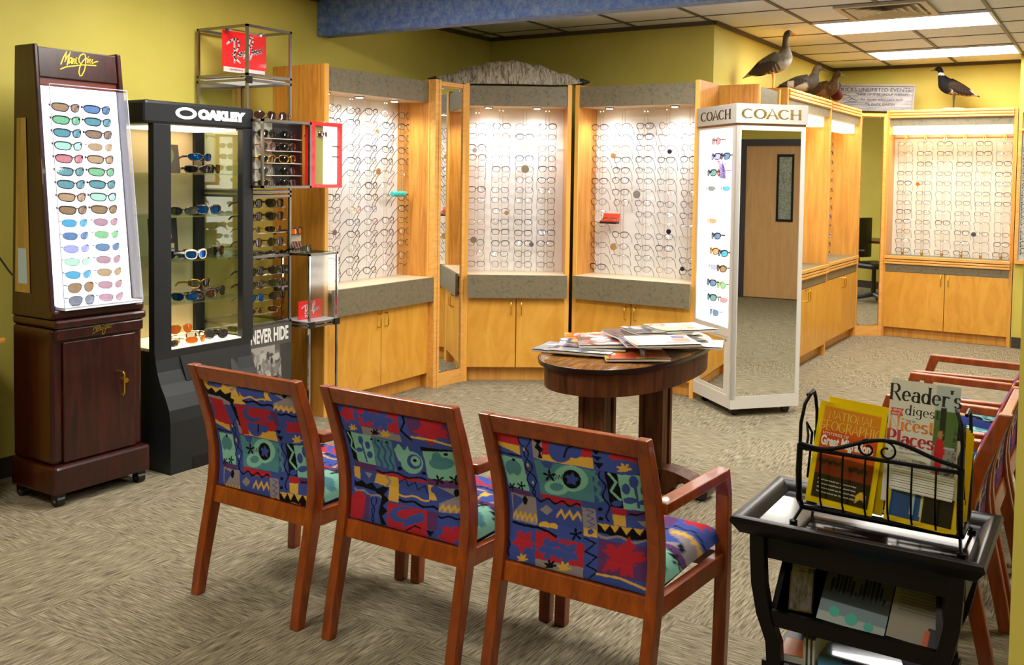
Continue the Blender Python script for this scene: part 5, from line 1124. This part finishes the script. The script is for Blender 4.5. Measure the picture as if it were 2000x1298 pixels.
for k in range(4): letters('Maximum travel ten thousand miles', .007, WH, n1, mtx=flatm(-.012, .066-.011*k), depth=.0001)
stand_mag(-.590, 2.662, .622, .174, .285, 8, cov('e8c400', ('6a5a3a', .45, .8, .86, .93), ('a83828', .8, .95, .86, .93)), 'yellow magazine standing behind the orange sunset cover', 0, -4)
stand_mag(-.600, 2.69, .622, .175, .25, 4, cov('e8c400', ('3a6a4a', .1, .9, .1, .8)), 'yellow magazine at the back of the rack, left side')
rdr = stand_mag(-.418, 2.640, .665, .170, .318, 12, lambda u, v: fill(u, [((u > .66) & (v > .1) & (v < 1), 'aebcc0'), ((u > .66) & (v > .50) & (v < .8), '4a6a3a'), ((u > .74) & (u < .82) & (v > .55) & (v < .82), '20241e'), ((u > .66) & (v > .1) & (v < .5), '8a8a86'),
      (((u-.76)/.075)**2+((v-.47)/.10)**2 < 1, 'b81c2c'), (((u-.755)/.05)**2+((v-.37)/.12)**2 < 1, 'b81c2c'), (((u-.765)/.035)**2+((v-.60)/.035)**2 < 1, 'a87850'), ((u > .82+.25*(v-.15)) & (np.sin(u*170+9*np.sin(v*31))*np.sin(v*120+7*np.sin(u*40)) > .1) & (v < .68) & (v > .12), '3a3a40'), ((u > .69) & (u < .75) & (v > .18) & (v < .34), 'a06848')], 'd4d4cc'), 'tall white digest magazine with large black title at the right of the rack', 2, -1.5)
nib("Reader's", .042, KI, rdr, flatm(.002, .264), wx=.17, wy=.045, center=True, sx=.93)
nib('digest', .026, KI, rdr, flatm(-.002, .229), wx=.12, wy=.04, center=True, sx=1.05)
part('ribbon', M().add([(-.080, .224, .0006), (-.048, .224, .0006), (-.053, .233, .0006), (-.048, .243, .0006), (-.080, .243, .0006)], [(0, 1, 2, 3, 4)]), RIB, rdr)
letters('LARGE', .009, WH, rdr, mtx=flatm(-.066, .2375, .0009), depth=.0001); letters('PRINT', .008, WH, rdr, mtx=flatm(-.066, .2285, .0009), depth=.0001)
letters('THE 50', .008, KI, rdr, mtx=flatm(-.03, .213), depth=.0001)
nib('Nicest', .035, ORP, rdr, flatm(-.026, .187), wx=.2, wy=.05, center=True, sx=.98)
nib('Places', .037, REDP, rdr, flatm(-.026, .149), wx=.22, wy=.055, center=True, sx=.95)
letters('IN AMERICA', .010, KI, rdr, mtx=flatm(-.024, .141), depth=.0001)
letters('Power, Hope and Civility Are Thriving', .0062, KI, rdr, mtx=flatm(-.022, .130), depth=.0001)
letters('10 PLANTS\nSAFE FOR\nPETS', .0085, KI, rdr, mtx=flatm(-.05, .10), depth=.0001)
letters('TO HEAL,\nEAT\nSUPERFOODS\nBEANS', .0085, KI, rdr, mtx=flatm(.0, .10), depth=.0001)
for k in range(4):
    stand_mag(-.605+.006*k, 2.705+.012*k, .622, .172, .245-.008*k, 2-k, cov('e6c200', ('%s' % ('5a2a1a', '1a4a6a', '6a5a2a', '2a2a30')[k], .1, .9, .1, .85)), 'yellow bordered magazine packed behind the others at the left of the rack, %s back' % ORD[k], 0, -4, nu=12, nv=12)
    stand_mag(-.405+.004*k, 2.70+.012*k, .622, .172, .255-.008*k, 2-k, cov('e6c200', ('%s' % ('2a2a2e', '3a6a8a', '8a3a2a', '4a5a3a')[k], .1, .9, .1, .85)), 'yellow bordered magazine packed behind the digest at the right, %s back' % ORD[k], 0, -3, nu=12, nv=12)
for k, (y_, zz) in enumerate(((2.655, .62), (2.668, .62), (2.68, .62))):
    stand_mag(-.400+.004*k, y_, .622, .17, (.22, .262, .24)[k], 9-2*k, [cov('e0dfd8', ('9a9a96', .1, .9, .1, .8)), photo('2a5a90', ['1a3a6a', '60a8c8', '14202c'], 20), cov('e8c400', ('14181c', .1, .9, .1, .9))][k],
              ['white magazine just behind the digest', 'blue photo cover magazine behind the digest', 'yellow bordered dark magazine at the back right of the rack'][k])
stand_mag(-.405, 2.622, .618, .175, .085, 16, lambda u, v: fill(u, [((u > .06) & (u < .5) & (v > .15), '1c4a80'), ((u > .33) & (u < .5) & (np.sin(u*330) > .1) & (v > .3), 'a8c4d0'), ((u > .5) & (u < .93) & (v > .15), '0c0c0e')], 'e0be10'), 'small yellow and blue magazine low at the front of the rack', 2, -4)
stand_mag(-.405, 2.628, .70, .150, .06, 14, lambda u, v: fill(u, [((np.sin(v*60) > .82), '55534e')], 'e0dfd8'), 'white leaflet with lines of small print at the front right of the rack', 2, -4)
# things on the lower shelves of the side table
sky = [(.06+.06*k, .45+.35*abs(math.sin(k*2.7))*(1 if k % 4 else 1.1)) for k in range(15)]
sm1 = stand_mag(-.555, 2.555, .342, .172, .20, 42, lambda u, v: fill(u, [((np.abs(u-a_) < .022) & (v < b_) & (v > .3), '23262a') for a_, b_ in sky]+[((v < .42+.03*np.sin(u*40)) & (v > .28), '343c34'), ((v < .28), '6f8088'), ((v < .12), '9aa49e')], '57584c'), 'city skyline magazine leaning on the middle shelf of the side table', 0, -3, group='reading matter on the side table shelves')
part('teal_print', M().disc((-.045, .03, .0008), .014, 2, .0003, 18).disc((.0, .022, .0008), .016, 2, .0003, 18).disc((.045, .015, .0008), .012, 2, .0003, 18), mat('teal_print', '2f9a86', .4), sm1)
stand_mag(-.388, 2.555, .342, .155, .20, 42, lambda u, v: fill(u, [((np.sin(v*150) > .6) & (v > .35) & (v < .9) & (u < .85) & (u > .1), '6a6258'), ((u > .6) & (v < .25), '2a2a30'), ((u > .55) & (u < .64) & (v < .2), 'c05a3a')], '8e8676'), 'printed article page magazine at the right of the middle shelf', 0, -3, group='reading matter on the side table shelves')
bh = part('brochure_holder', M().box(-.03, .03, .0, .004, 0, .15).box(-.03, .03, -.03, -.026, 0, .10).box(-.03, .03, -.03, .004, 0, .003), glass('smoky_acrylic', (.8, .8, .88), .92, .06)); bh.matrix_world = TR(-.688, 2.585, .341, 8, -20); tag(bh, 'clear acrylic brochure holder at the left of the middle shelf', 'brochure holder')
lf_ = part('leaflet', box(-.027, .027, -.022, -.018, .003, .11), ramped('window_leaflet', [(0.4, '2a2226'), (0.6, '8a8488')], 30, (3, 1, 1), .3)); lf_.matrix_world = TR(-.688, 2.585, .342, 8, -20); tag(lf_, 'leaflet with a window picture inside the clear acrylic holder', 'leaflet')
mag(-.53, 2.60, .212, 18, .22, .28, lambda u, v: fill(u, [((u+v > 1.35), '8ab8c8'), ((np.abs(v-.62) < .05) & (u > .3) & (u < .8), '3a3a40')], '5a98b8'), 'light blue magazine lying on the bottom shelf of the side table', group='reading matter on the side table shelves')
for k in range(3): mag(-.672+.012*k, 2.67, .199, 0, .006, .20, cov(('20242a', '3a3020', '2a2a2e')[k]), f'thin dark book standing at the left of the bottom shelf, {ORD[k]} from left', th=.085, name='book', group='thin books on the bottom shelf of the side table')
mag(-.708, 2.62, .20, 5, .07, .10, cov('b8683a'), 'small tan booklet at the left end of the bottom shelf', th=.02, name='booklet')

# ------------------------------------------------------------------ left edge counter, far right board
ld = thing('counter_unit', 'pale maple counter unit cut off at the left edge', 'counter', (-4.31, 2.10, 0))
part('countertop', box(-.22, .10, -.60, .335, .725, .75), MAPLE, ld, bevel=.008)
part('cabinet_body', box(-.22, .07, -.58, .305, .09, .725), MAPLE, ld)
part('toe_kick', box(-.22, .03, -.55, .28, 0, .09), OAKD, ld)
part('power_cord', M().tube([(-4.558, 2.50, 1.20), (-4.555, 2.60, 1.085), (-4.552, 2.65, 1.01), (-4.55, 2.72, .93)], .004, 6), BLACKP)
tag(bpy.data.objects['power_cord'], 'thin black power cord on the wall left of the mahogany cabinet', 'cord')
bd = thing('display_board', 'white eyeglass board in an oak frame at the right edge of the far wall', 'display board', (-.795, 9.86, .78))
part('board_frame', M().box(0, .03, -.01, .03, 0, 1.4).box(.03, .75, -.01, .03, 0, .03).box(.03, .75, -.01, .03, 1.37, 1.4).box(.03, .75, -.02, .03, 1.205, 1.225).box(.72, .75, -.01, .03, .03, 1.37), OAKH, bd)
part('board_face', box(.03, .72, .01, .03, .03, 1.37), mat('pale_grey_board', 'c8ccca', .4), bd)
part('holes', (lambda m_: [m_.disc((.05, .009, .09+.0665*k), .006, 1, .002, 8) for k in range(17)] and m_)(M()), BLACKP, bd)
TBD = Matrix.Translation((-.795, 9.86, .78))
fill_grid(TBD, [.115], [1.12-.0665*k for k in range(16)], -.045, 'white board at the right edge', 'eyeglasses on the white board')

# office chair and desk seen in the far mirror
oc2 = thing('office_chair', 'black swivel office chair with mesh back seen in the far mirror', 'chair', (.42, 8.58, 0), rad(200))
part('seat', M().box(-.24, .24, -.24, .24, .44, .51), BLACKP, oc2, bevel=.03)
part('backrest', M().grid(lambda u, v: (-.23+.46*u, .26+.05*(2*u-1)**2, .55+.5*v), 12, 10).grid(lambda u, v: (.23-.46*u, .29+.05*(2*u-1)**2, .55+.5*v), 12, 10), BLACKP, oc2)
part('back_support', M().tube([(0, .1, .45), (0, .27, .45), (0, .30, .60)], .02, 8), BLACKP, oc2)
part('gas_column', M().lathe([(.03, .08), (.025, .44)], 14), BLACKP, oc2)
for k in range(5):
    a = k*2*PI/5
    part('base_arm', M().tube([(0, 0, .11), (.30*math.cos(a), .30*math.sin(a), .07)], [.03, .018], 8), mat('grey_plastic', '33373c', .4), oc2)
    part('caster', M().tube([(.30*math.cos(a)-.02, .30*math.sin(a), .028), (.30*math.cos(a)+.02, .30*math.sin(a), .028)], .028, 12), BLACKP, oc2)
for s in (-1, 1): part('armrest', M().tube([(s*.24, .1, .46), (s*.28, .05, .66), (s*.28, -.15, .67)], .016, 8), BLACKP, oc2)
dk_ = thing('desk', 'dark wooden desk behind the office chair, seen in the far mirror', 'desk', (1.1, 8.35, 0))
part('desktop', box(-.35, .35, -.7, .7, .72, .75), mat('dark_desk', '4a2818', .35), dk_)
for x in (-.33, .31):
    for y in (-.68, .64): part('leg', box(x, x+.04, y, y+.04, 0, .72), mat('dark_desk', '4a2818', .35), dk_)

# ------------------------------------------------------------------ sign, birch bark, birds
BK = ramped('weathered_board', [(0.3, '5d5a5c'), (0.5, '7d7a7b'), (0.7, '98938f')], 5, (1, 1, 9), .7, 6, .4)
sn = thing('wooden_sign', 'weathered grey wooden plaque about ducks leaning above the far corner mirror', 'sign'); sn.matrix_world = TR(-2.10, 10.02, 2.205, 6, -6) @ Matrix.Rotation(rad(2.2), 4, 'Y')
part('board', box(-.36, .36, 0, .015, 0, .25), BK, sn)
part('sign_frame', M().box(-.375, .375, -.012, .018, .25, .27).box(-.375, .375, -.012, .018, -.0, .012).box(-.375, -.36, -.012, .018, .012, .25).box(.36, .375, -.012, .018, .012, .25), mat('frame_taupe', '7f7466', .7, noise=.2), sn)
letters('DUCKS UNLIMITED EVENTS:', .056, KI, sn, mtx=plane_m((.0, -.001, .212), 90), depth=.0004, sx=.98, bold=0)
letters('THINK OF IT AS GROUP THERAPY', .032, KI, sn, mtx=plane_m((.075, -.001, .166), 90), depth=.0004, bold=.0006)
letters("for those who can't wait", .040, KI, sn, mtx=plane_m((.075, -.001, .118), 90) @ Matrix.Shear('XZ', 4, (0, 0)), depth=.0004)
letters("'TIL DUCK SEASON", .032, KI, sn, mtx=plane_m((.06, -.001, .068), 90), depth=.0004, bold=.0006)
dh = M()
ribbon(dh, [(-.33, .04), (-.335, .09), (-.32, .14), (-.28, .165), (-.24, .155), (-.215, .13), (-.19, .115), (-.15, .10), (-.165, .09), (-.22, .092), (-.27, .085), (-.29, .05), (-.26, .03)], .005, .005)
ribbon(dh, [(-.245, .135), (-.238, .138)], .006, .006); ribbon(dh, [(-.255, .10), (-.225, .11), (-.205, .13)], .004, .004)
me = dh.mesh('duck_outline', KI); me.transform(plane_m((0, -.001, 0), 90)); link('duck_outline', me, sn)

BIR = ramped('birch_bark', [(0.36, '1a120c'), (0.44, '6a5f4e'), (0.50, 'a69c88'), (0.62, 'c4bca8')], 14, (4.5, 1.5, .9), .75, 9, .8, bump=.6, nrough=.8)
bk = M()
def barkf(u, v):
    x = -.56+1.12*u; e = max(0.0, 1-abs(2*u-1)**1.7); hh = .02+.160*e; a = PI*v; dd = .02+.085*e
    wob = .006*math.sin(u*37)+.004*math.sin(u*71+2)
    return (x, -dd*math.cos(a), .0+(hh+wob)*math.sin(a)**.8+.03*(abs(2*u-1)**6))
bk.grid(barkf, 60, 16)
bk.add([barkf(i/60, 0) for i in range(61)]+[barkf(i/60, 1) for i in range(61)], [(i, 61+i, 62+i, i+1) for i in range(60)])
bo = thing('birch_bark', 'curved piece of birch bark lying on top of the angled cabinet', 'decoration'); bo.matrix_world = Matrix.Translation((-3.86, 6.06, 2.183)) @ Matrix.Rotation(rad(34.5), 4, 'Z')
part('bark_shell', bk, BIR, bo, smooth=True)
tp = M()
for s in (-1, 1): tp.tube([(s*.49, 0, .02), (s*.55, 0, .035), (s*.60, 0, .035)], [.036, .024, .006], 10)
part('dark_tip', tp, mat('dark_bark_tip', '251a10', .7, noise=.3), bo, smooth=True)

FEATHER = 0.55
def bird(label, loc, rz, s, body, colf, bill, billc, legs, legc, plumage, cat='stuffed bird', tilt=0):
    """body: list of (x, z, half width, half height) along tail -> head; loft with soft feathers"""
    t = thing('mounted_bird', label, cat, loc, rad(rz))
    P = [Vector((x*s, 0, z*s)) for x, z, a, b in body]; n = 20; vs = []
    # resample with Catmull-Rom
    K = []
    for i in range(len(body)-1):
        p0 = body[max(0, i-1)]; p1 = body[i]; p2 = body[i+1]; p3 = body[min(len(body)-1, i+2)]
        for k in range(5):
            q = k/5; K.append(tuple(.5*((2*b)+(-a+c)*q+(2*a-5*b+4*c-d)*q*q+(-a+3*b-3*c+d)*q**3) for a, b, c, d in zip(p0, p1, p2, p3)))
    K.append(body[-1]); N = len(K)
    for i, (x, z, a, b) in enumerate(K):
        x0, z0 = K[max(0, i-1)][:2]; x1, z1 = K[min(N-1, i+1)][:2]; tx, tz = x1-x0, z1-z0; l = math.hypot(tx, tz) or 1; tx /= l; tz /= l
        for k in range(n):
            an = 2*PI*k/n; ww = max(a, .001)*math.cos(an); hh = max(b, .001)*math.sin(an)
            vs.append(((x-tz*hh)*s, ww*s, (z+tx*hh)*s))
    mb = M(); mb.add(vs, [(i*n+k, i*n+(k+1) % n, (i+1)*n+(k+1) % n, (i+1)*n+k) for i in range(N-1) for k in range(n)]+[tuple(range(n))[::-1], tuple(range((N-1)*n, N*n))])
    o = part('body', mb, painted('feathers', .8, spec=.2), t, smooth=True)
    ss = o.modifiers.new('sub', 'SUBSURF'); ss.levels = ss.render_levels = 1
    paint(o, lambda co: colf(co/s)*FEATHER)
    mb = M(); bx, bz, dx, dz, bl = bill
    mb.tube([(bx*s, 0, bz*s), ((bx+dx*.5)*s, 0, (bz+dz*.5)*s), ((bx+dx)*s, 0, (bz+dz)*s)], [bl*s, bl*.75*s, bl*.4*s], 10, flat=(1, 1, .7)); part('bill', mb, mat('bill_'+billc, billc, .4), t, smooth=True)
    for q in (-1, 1):
        w = M()
        def wf(u, v, q=q):
            x0, z0, L_, Hh = plumage['wing']; a = PI*(v-.5)
            x = x0-L_*u; tap = (math.sin(PI*min(1, u*1.15+.12))**.6 if u < .8 else max(.05, math.sin(PI*min(1, .92+.12))**.6+(1-u)*2.0)); tap = max(.08, min(1, 1.15*(1-u**3)))*min(1, .35+3*u)
            return (x*s, q*(plumage['wy']*math.cos(a)*(.6+.4*tap)+plumage['wo'])*s, (z0-plumage.get('drop', .04)*u*2+Hh*tap*math.sin(a))*s)
        w.grid(wf, 18, 8)
        wo = part('wing', w, painted('feathers', .8, spec=.2), t, smooth=True); paint(wo, lambda co: plumage['wcol'](co/s)*FEATHER); md = wo.modifiers.new('solid', 'SOLIDIFY'); md.thickness = .006*s
        lx, lz, lean = legs[0], legs[1], legs[2]
        lg = M().tube([(lx*s, q*legs[3]*s, lz*s), ((lx+lean)*s, q*legs[3]*s, lz*.5*s), ((lx+lean*.7)*s, q*legs[3]*s, .01*s)], [.034*s, .017*s, .014*s], 8)
        for a_ in (-25, 5, 35): lg.tube([((lx+lean*.7)*s, q*legs[3]*s, .008*s), ((lx+lean*.7+.075*math.cos(rad(a_)))*s, (q*legs[3]+.075*math.sin(rad(a_)))*s, .004*s)], [.007*s, .004*s], 6)
        part('leg', lg, mat('leg_'+legc, legc, .5), t)
        ex, ez, ey = plumage['eye']
        part('eye', M().lathe([(.001, -.006*s), (.007*s, -.003*s), (.0085*s, 0), (.007*s, .003*s), (.001, .006*s)], 10), BLACKP, t, loc=(ex*s, q*ey*s, ez*s), rot=(rad(90), 0, 0))
    return t
def noise3(co, f=40):
    return (np.sin(co[:, 0]*f+3*np.sin(co[:, 2]*f*.7))*np.sin(co[:, 2]*f*1.3+co[:, 1]*f)+1)/2
def mixc(a, b, t): return L3(a)[None]*(1-t[:, None])+L3(b)[None]*t[:, None]
# goose: standing tall, grey-brown, white flecked breast, orange bill
GO = [(-0.5, 0.219, 0.02, 0.008), (-0.42, 0.267, 0.059, 0.026), (-0.3, 0.332, 0.112, 0.073), (-0.16, 0.406, 0.152, 0.132), (0, 0.461, 0.165, 0.178), (0.12, 0.51, 0.156, 0.185), (0.2, 0.583, 0.125, 0.158), (0.225, 0.69, 0.069, 0.086), (0.215, 0.78, 0.048, 0.057), (0.215, 0.87, 0.043, 0.048), (0.225, 0.94, 0.048, 0.052), (0.255, 0.985, 0.057, 0.054), (0.3, 0.985, 0.04, 0.039), (0.325, 0.975, 0.023, 0.023)]
def gcol(co):
    x, y, z = co.T; n = noise3(co, 60); c = mixc('6e6250', '857a66', n)
    m = z-(.42+.35*np.clip(x+.1, 0, 1)) < -.03; c[m] = mixc('a79f8e', 'c9c2b2', n)[m]
    m = (z < .44) & (x > -.12) & (x < .14) & (np.sin(x*95+z*40) > .25); c[m] = L3('17120e')
    m = (x < -.22) & (z > .25+.55*(x+.5)); c[m] = L3('2c241d'); m = (x < -.2) & (z < .25+.5*(x+.5)); c[m] = L3('cdc6b4')
    m = z > .72; c[m] = mixc('5d503e', '6d5f4b', n)[m]; m = (z > .9) & (x > .29); c[m] = L3('d8cdb8'); return c
bird('tall grey brown goose with orange bill standing on the oak cabinets', (-2.30, 7.38, 2.198), 12, .44, GO, gcol, (.315, .972, .095, -.03, .036), 'd89040', (.02, .36, .015, .055), 'd8902c',
     dict(wing=(.10, .48, .48, .10), wy=.05, wo=.115, drop=.10, wcol=lambda co: mixc('3a3026', '5c5040', (np.sin(co[:, 0]*110)+1)/2), eye=(.275, .995, .048)))
DU = [(-0.4, 0.199, 0.018, 0.01), (-0.32, 0.218, 0.061, 0.03), (-0.2, 0.243, 0.122, 0.085), (-0.05, 0.259, 0.152, 0.134), (0.1, 0.279, 0.146, 0.14), (0.19, 0.32, 0.11, 0.122), (0.225, 0.4, 0.062, 0.073), (0.24, 0.46, 0.056, 0.062), (0.265, 0.51, 0.065, 0.063), (0.305, 0.515, 0.05, 0.047), (0.335, 0.5, 0.025, 0.022)]
def dcol(a, b, belly, head, rear, breast=None):
    def f(co):
        x, y, z = co.T; n = noise3(co, 70); c = mixc(a, b, n)
        m = (z < .235+.12*np.clip(x, 0, 1)) & (x > -.25) & (x < .12); c[m] = L3(belly)
        m = x < -.24; c[m] = L3(rear)
        m = (z > .43) & (x > .15); c[m] = mixc(head, a, n*.4)[m]
        if breast is not None: m = (x > .1) & (z < .4); c[m] = mixc(breast, a, n*.3)[m]
        return c
    return f
wgn = lambda a, b, wht=None: (lambda co: (lambda c, m: (c.__setitem__(m, L3(wht)) if wht else None, c)[1])(mixc(a, b, (np.sin(co[:, 0]*120)+1)/2), (co[:, 0] < -.10) & (co[:, 0] > -.19) & (co[:, 2] < .30)))
bird('grey brown duck with white wing patch behind the goose', (-2.33, 8.28, 2.20), 10, .50, DU, dcol('4e463e', '6d645a', 'c9c2b4', '7a6a54', '0e0e12'), (.33, .50, .10, -.035, .022), '2a2826', (.0, .20, .01, .045), 'c88a30',
     dict(wing=(.12, .29, .46, .075), wy=.05, wo=.10, drop=.03, wcol=wgn('352d25', '54493c', 'cfcabc'), eye=(.28, .535, .052)))
bird('mottled brown mallard hen behind the grey duck', (-2.32, 8.95, 2.20), -12, .52, DU, dcol('4d3720', '8a6a42', '9a7c52', '6b5232', '3a2a1a'), (.33, .50, .12, -.045, .024), '8a8458', (.0, .20, .01, .045), 'c88a30',
     dict(wing=(.12, .28, .44, .075), wy=.05, wo=.10, drop=.03, wcol=wgn('4a3720', '7a5e3c'), eye=(.28, .535, .052)))
bird('small chestnut breasted duck partly hidden behind the mallard hen', (-2.28, 9.30, 2.20), -70, .40, DU, dcol('2a1a16', '3c2620', 'd8ccb8', '141a16', '12100e', '5a1e12'), (.33, .50, .09, -.03, .022), 'a84a2a', (.0, .20, .01, .045), 'b87a30',
     dict(wing=(.10, .28, .42, .07), wy=.05, wo=.10, drop=.03, wcol=wgn('1a1a1c', '2c2c34'), eye=(.28, .535, .052)))
BRN = [(-0.46, 0.199, 0.016, 0.008), (-0.38, 0.237, 0.058, 0.026), (-0.26, 0.293, 0.111, 0.072), (-0.12, 0.348, 0.143, 0.117), (0.02, 0.394, 0.15, 0.15), (0.13, 0.454, 0.13, 0.15), (0.19, 0.55, 0.078, 0.095), (0.22, 0.63, 0.053, 0.062), (0.235, 0.7, 0.048, 0.05), (0.265, 0.745, 0.056, 0.053), (0.31, 0.745, 0.039, 0.036), (0.335, 0.735, 0.02, 0.018)]
def bcol(co):
    x, y, z = co.T; n = noise3(co, 60); c = mixc('2a1e14', '4a3826', n)
    m = (x > .08) | (z > .5); c[m] = L3('0e0e10'); m = (z < .34+.2*x) & (x < .08) & (x > -.3) & (np.sin(x*90) > -.2); c[m] = L3('c4b8a0')
    m = (x < -.3); c[m] = L3('d8d0c0'); m = (x < -.42); c[m] = L3('0e0e10'); m = (z > .625) & (z < .675) & (x > .15) & (x < .3); c[m] = L3('e8e4d8'); return c
bt = bird('dark brant goose with white collar standing on the far wall cabinet', (-1.38, 10.08, 2.222), 188, .50, BRN, bcol, (.33, .735, .085, -.02, .022), '141414', (-.02, .30, .01, .04), '2c2620',
     dict(wing=(.10, .42, .46, .08), wy=.05, wo=.105, drop=.09, wcol=lambda co: mixc('1c140e', '3a2a1c', (np.sin(co[:, 0]*110)+1)/2), eye=(.28, .765, .046)))
part('wooden_base', M().lathe([(.11, -.027), (.115, -.012), (.10, 0)], 28, 0, (.0, 0), True, 1, .7), mat('pale_base', '8f8672', .6, noise=.2), bt, smooth=True)
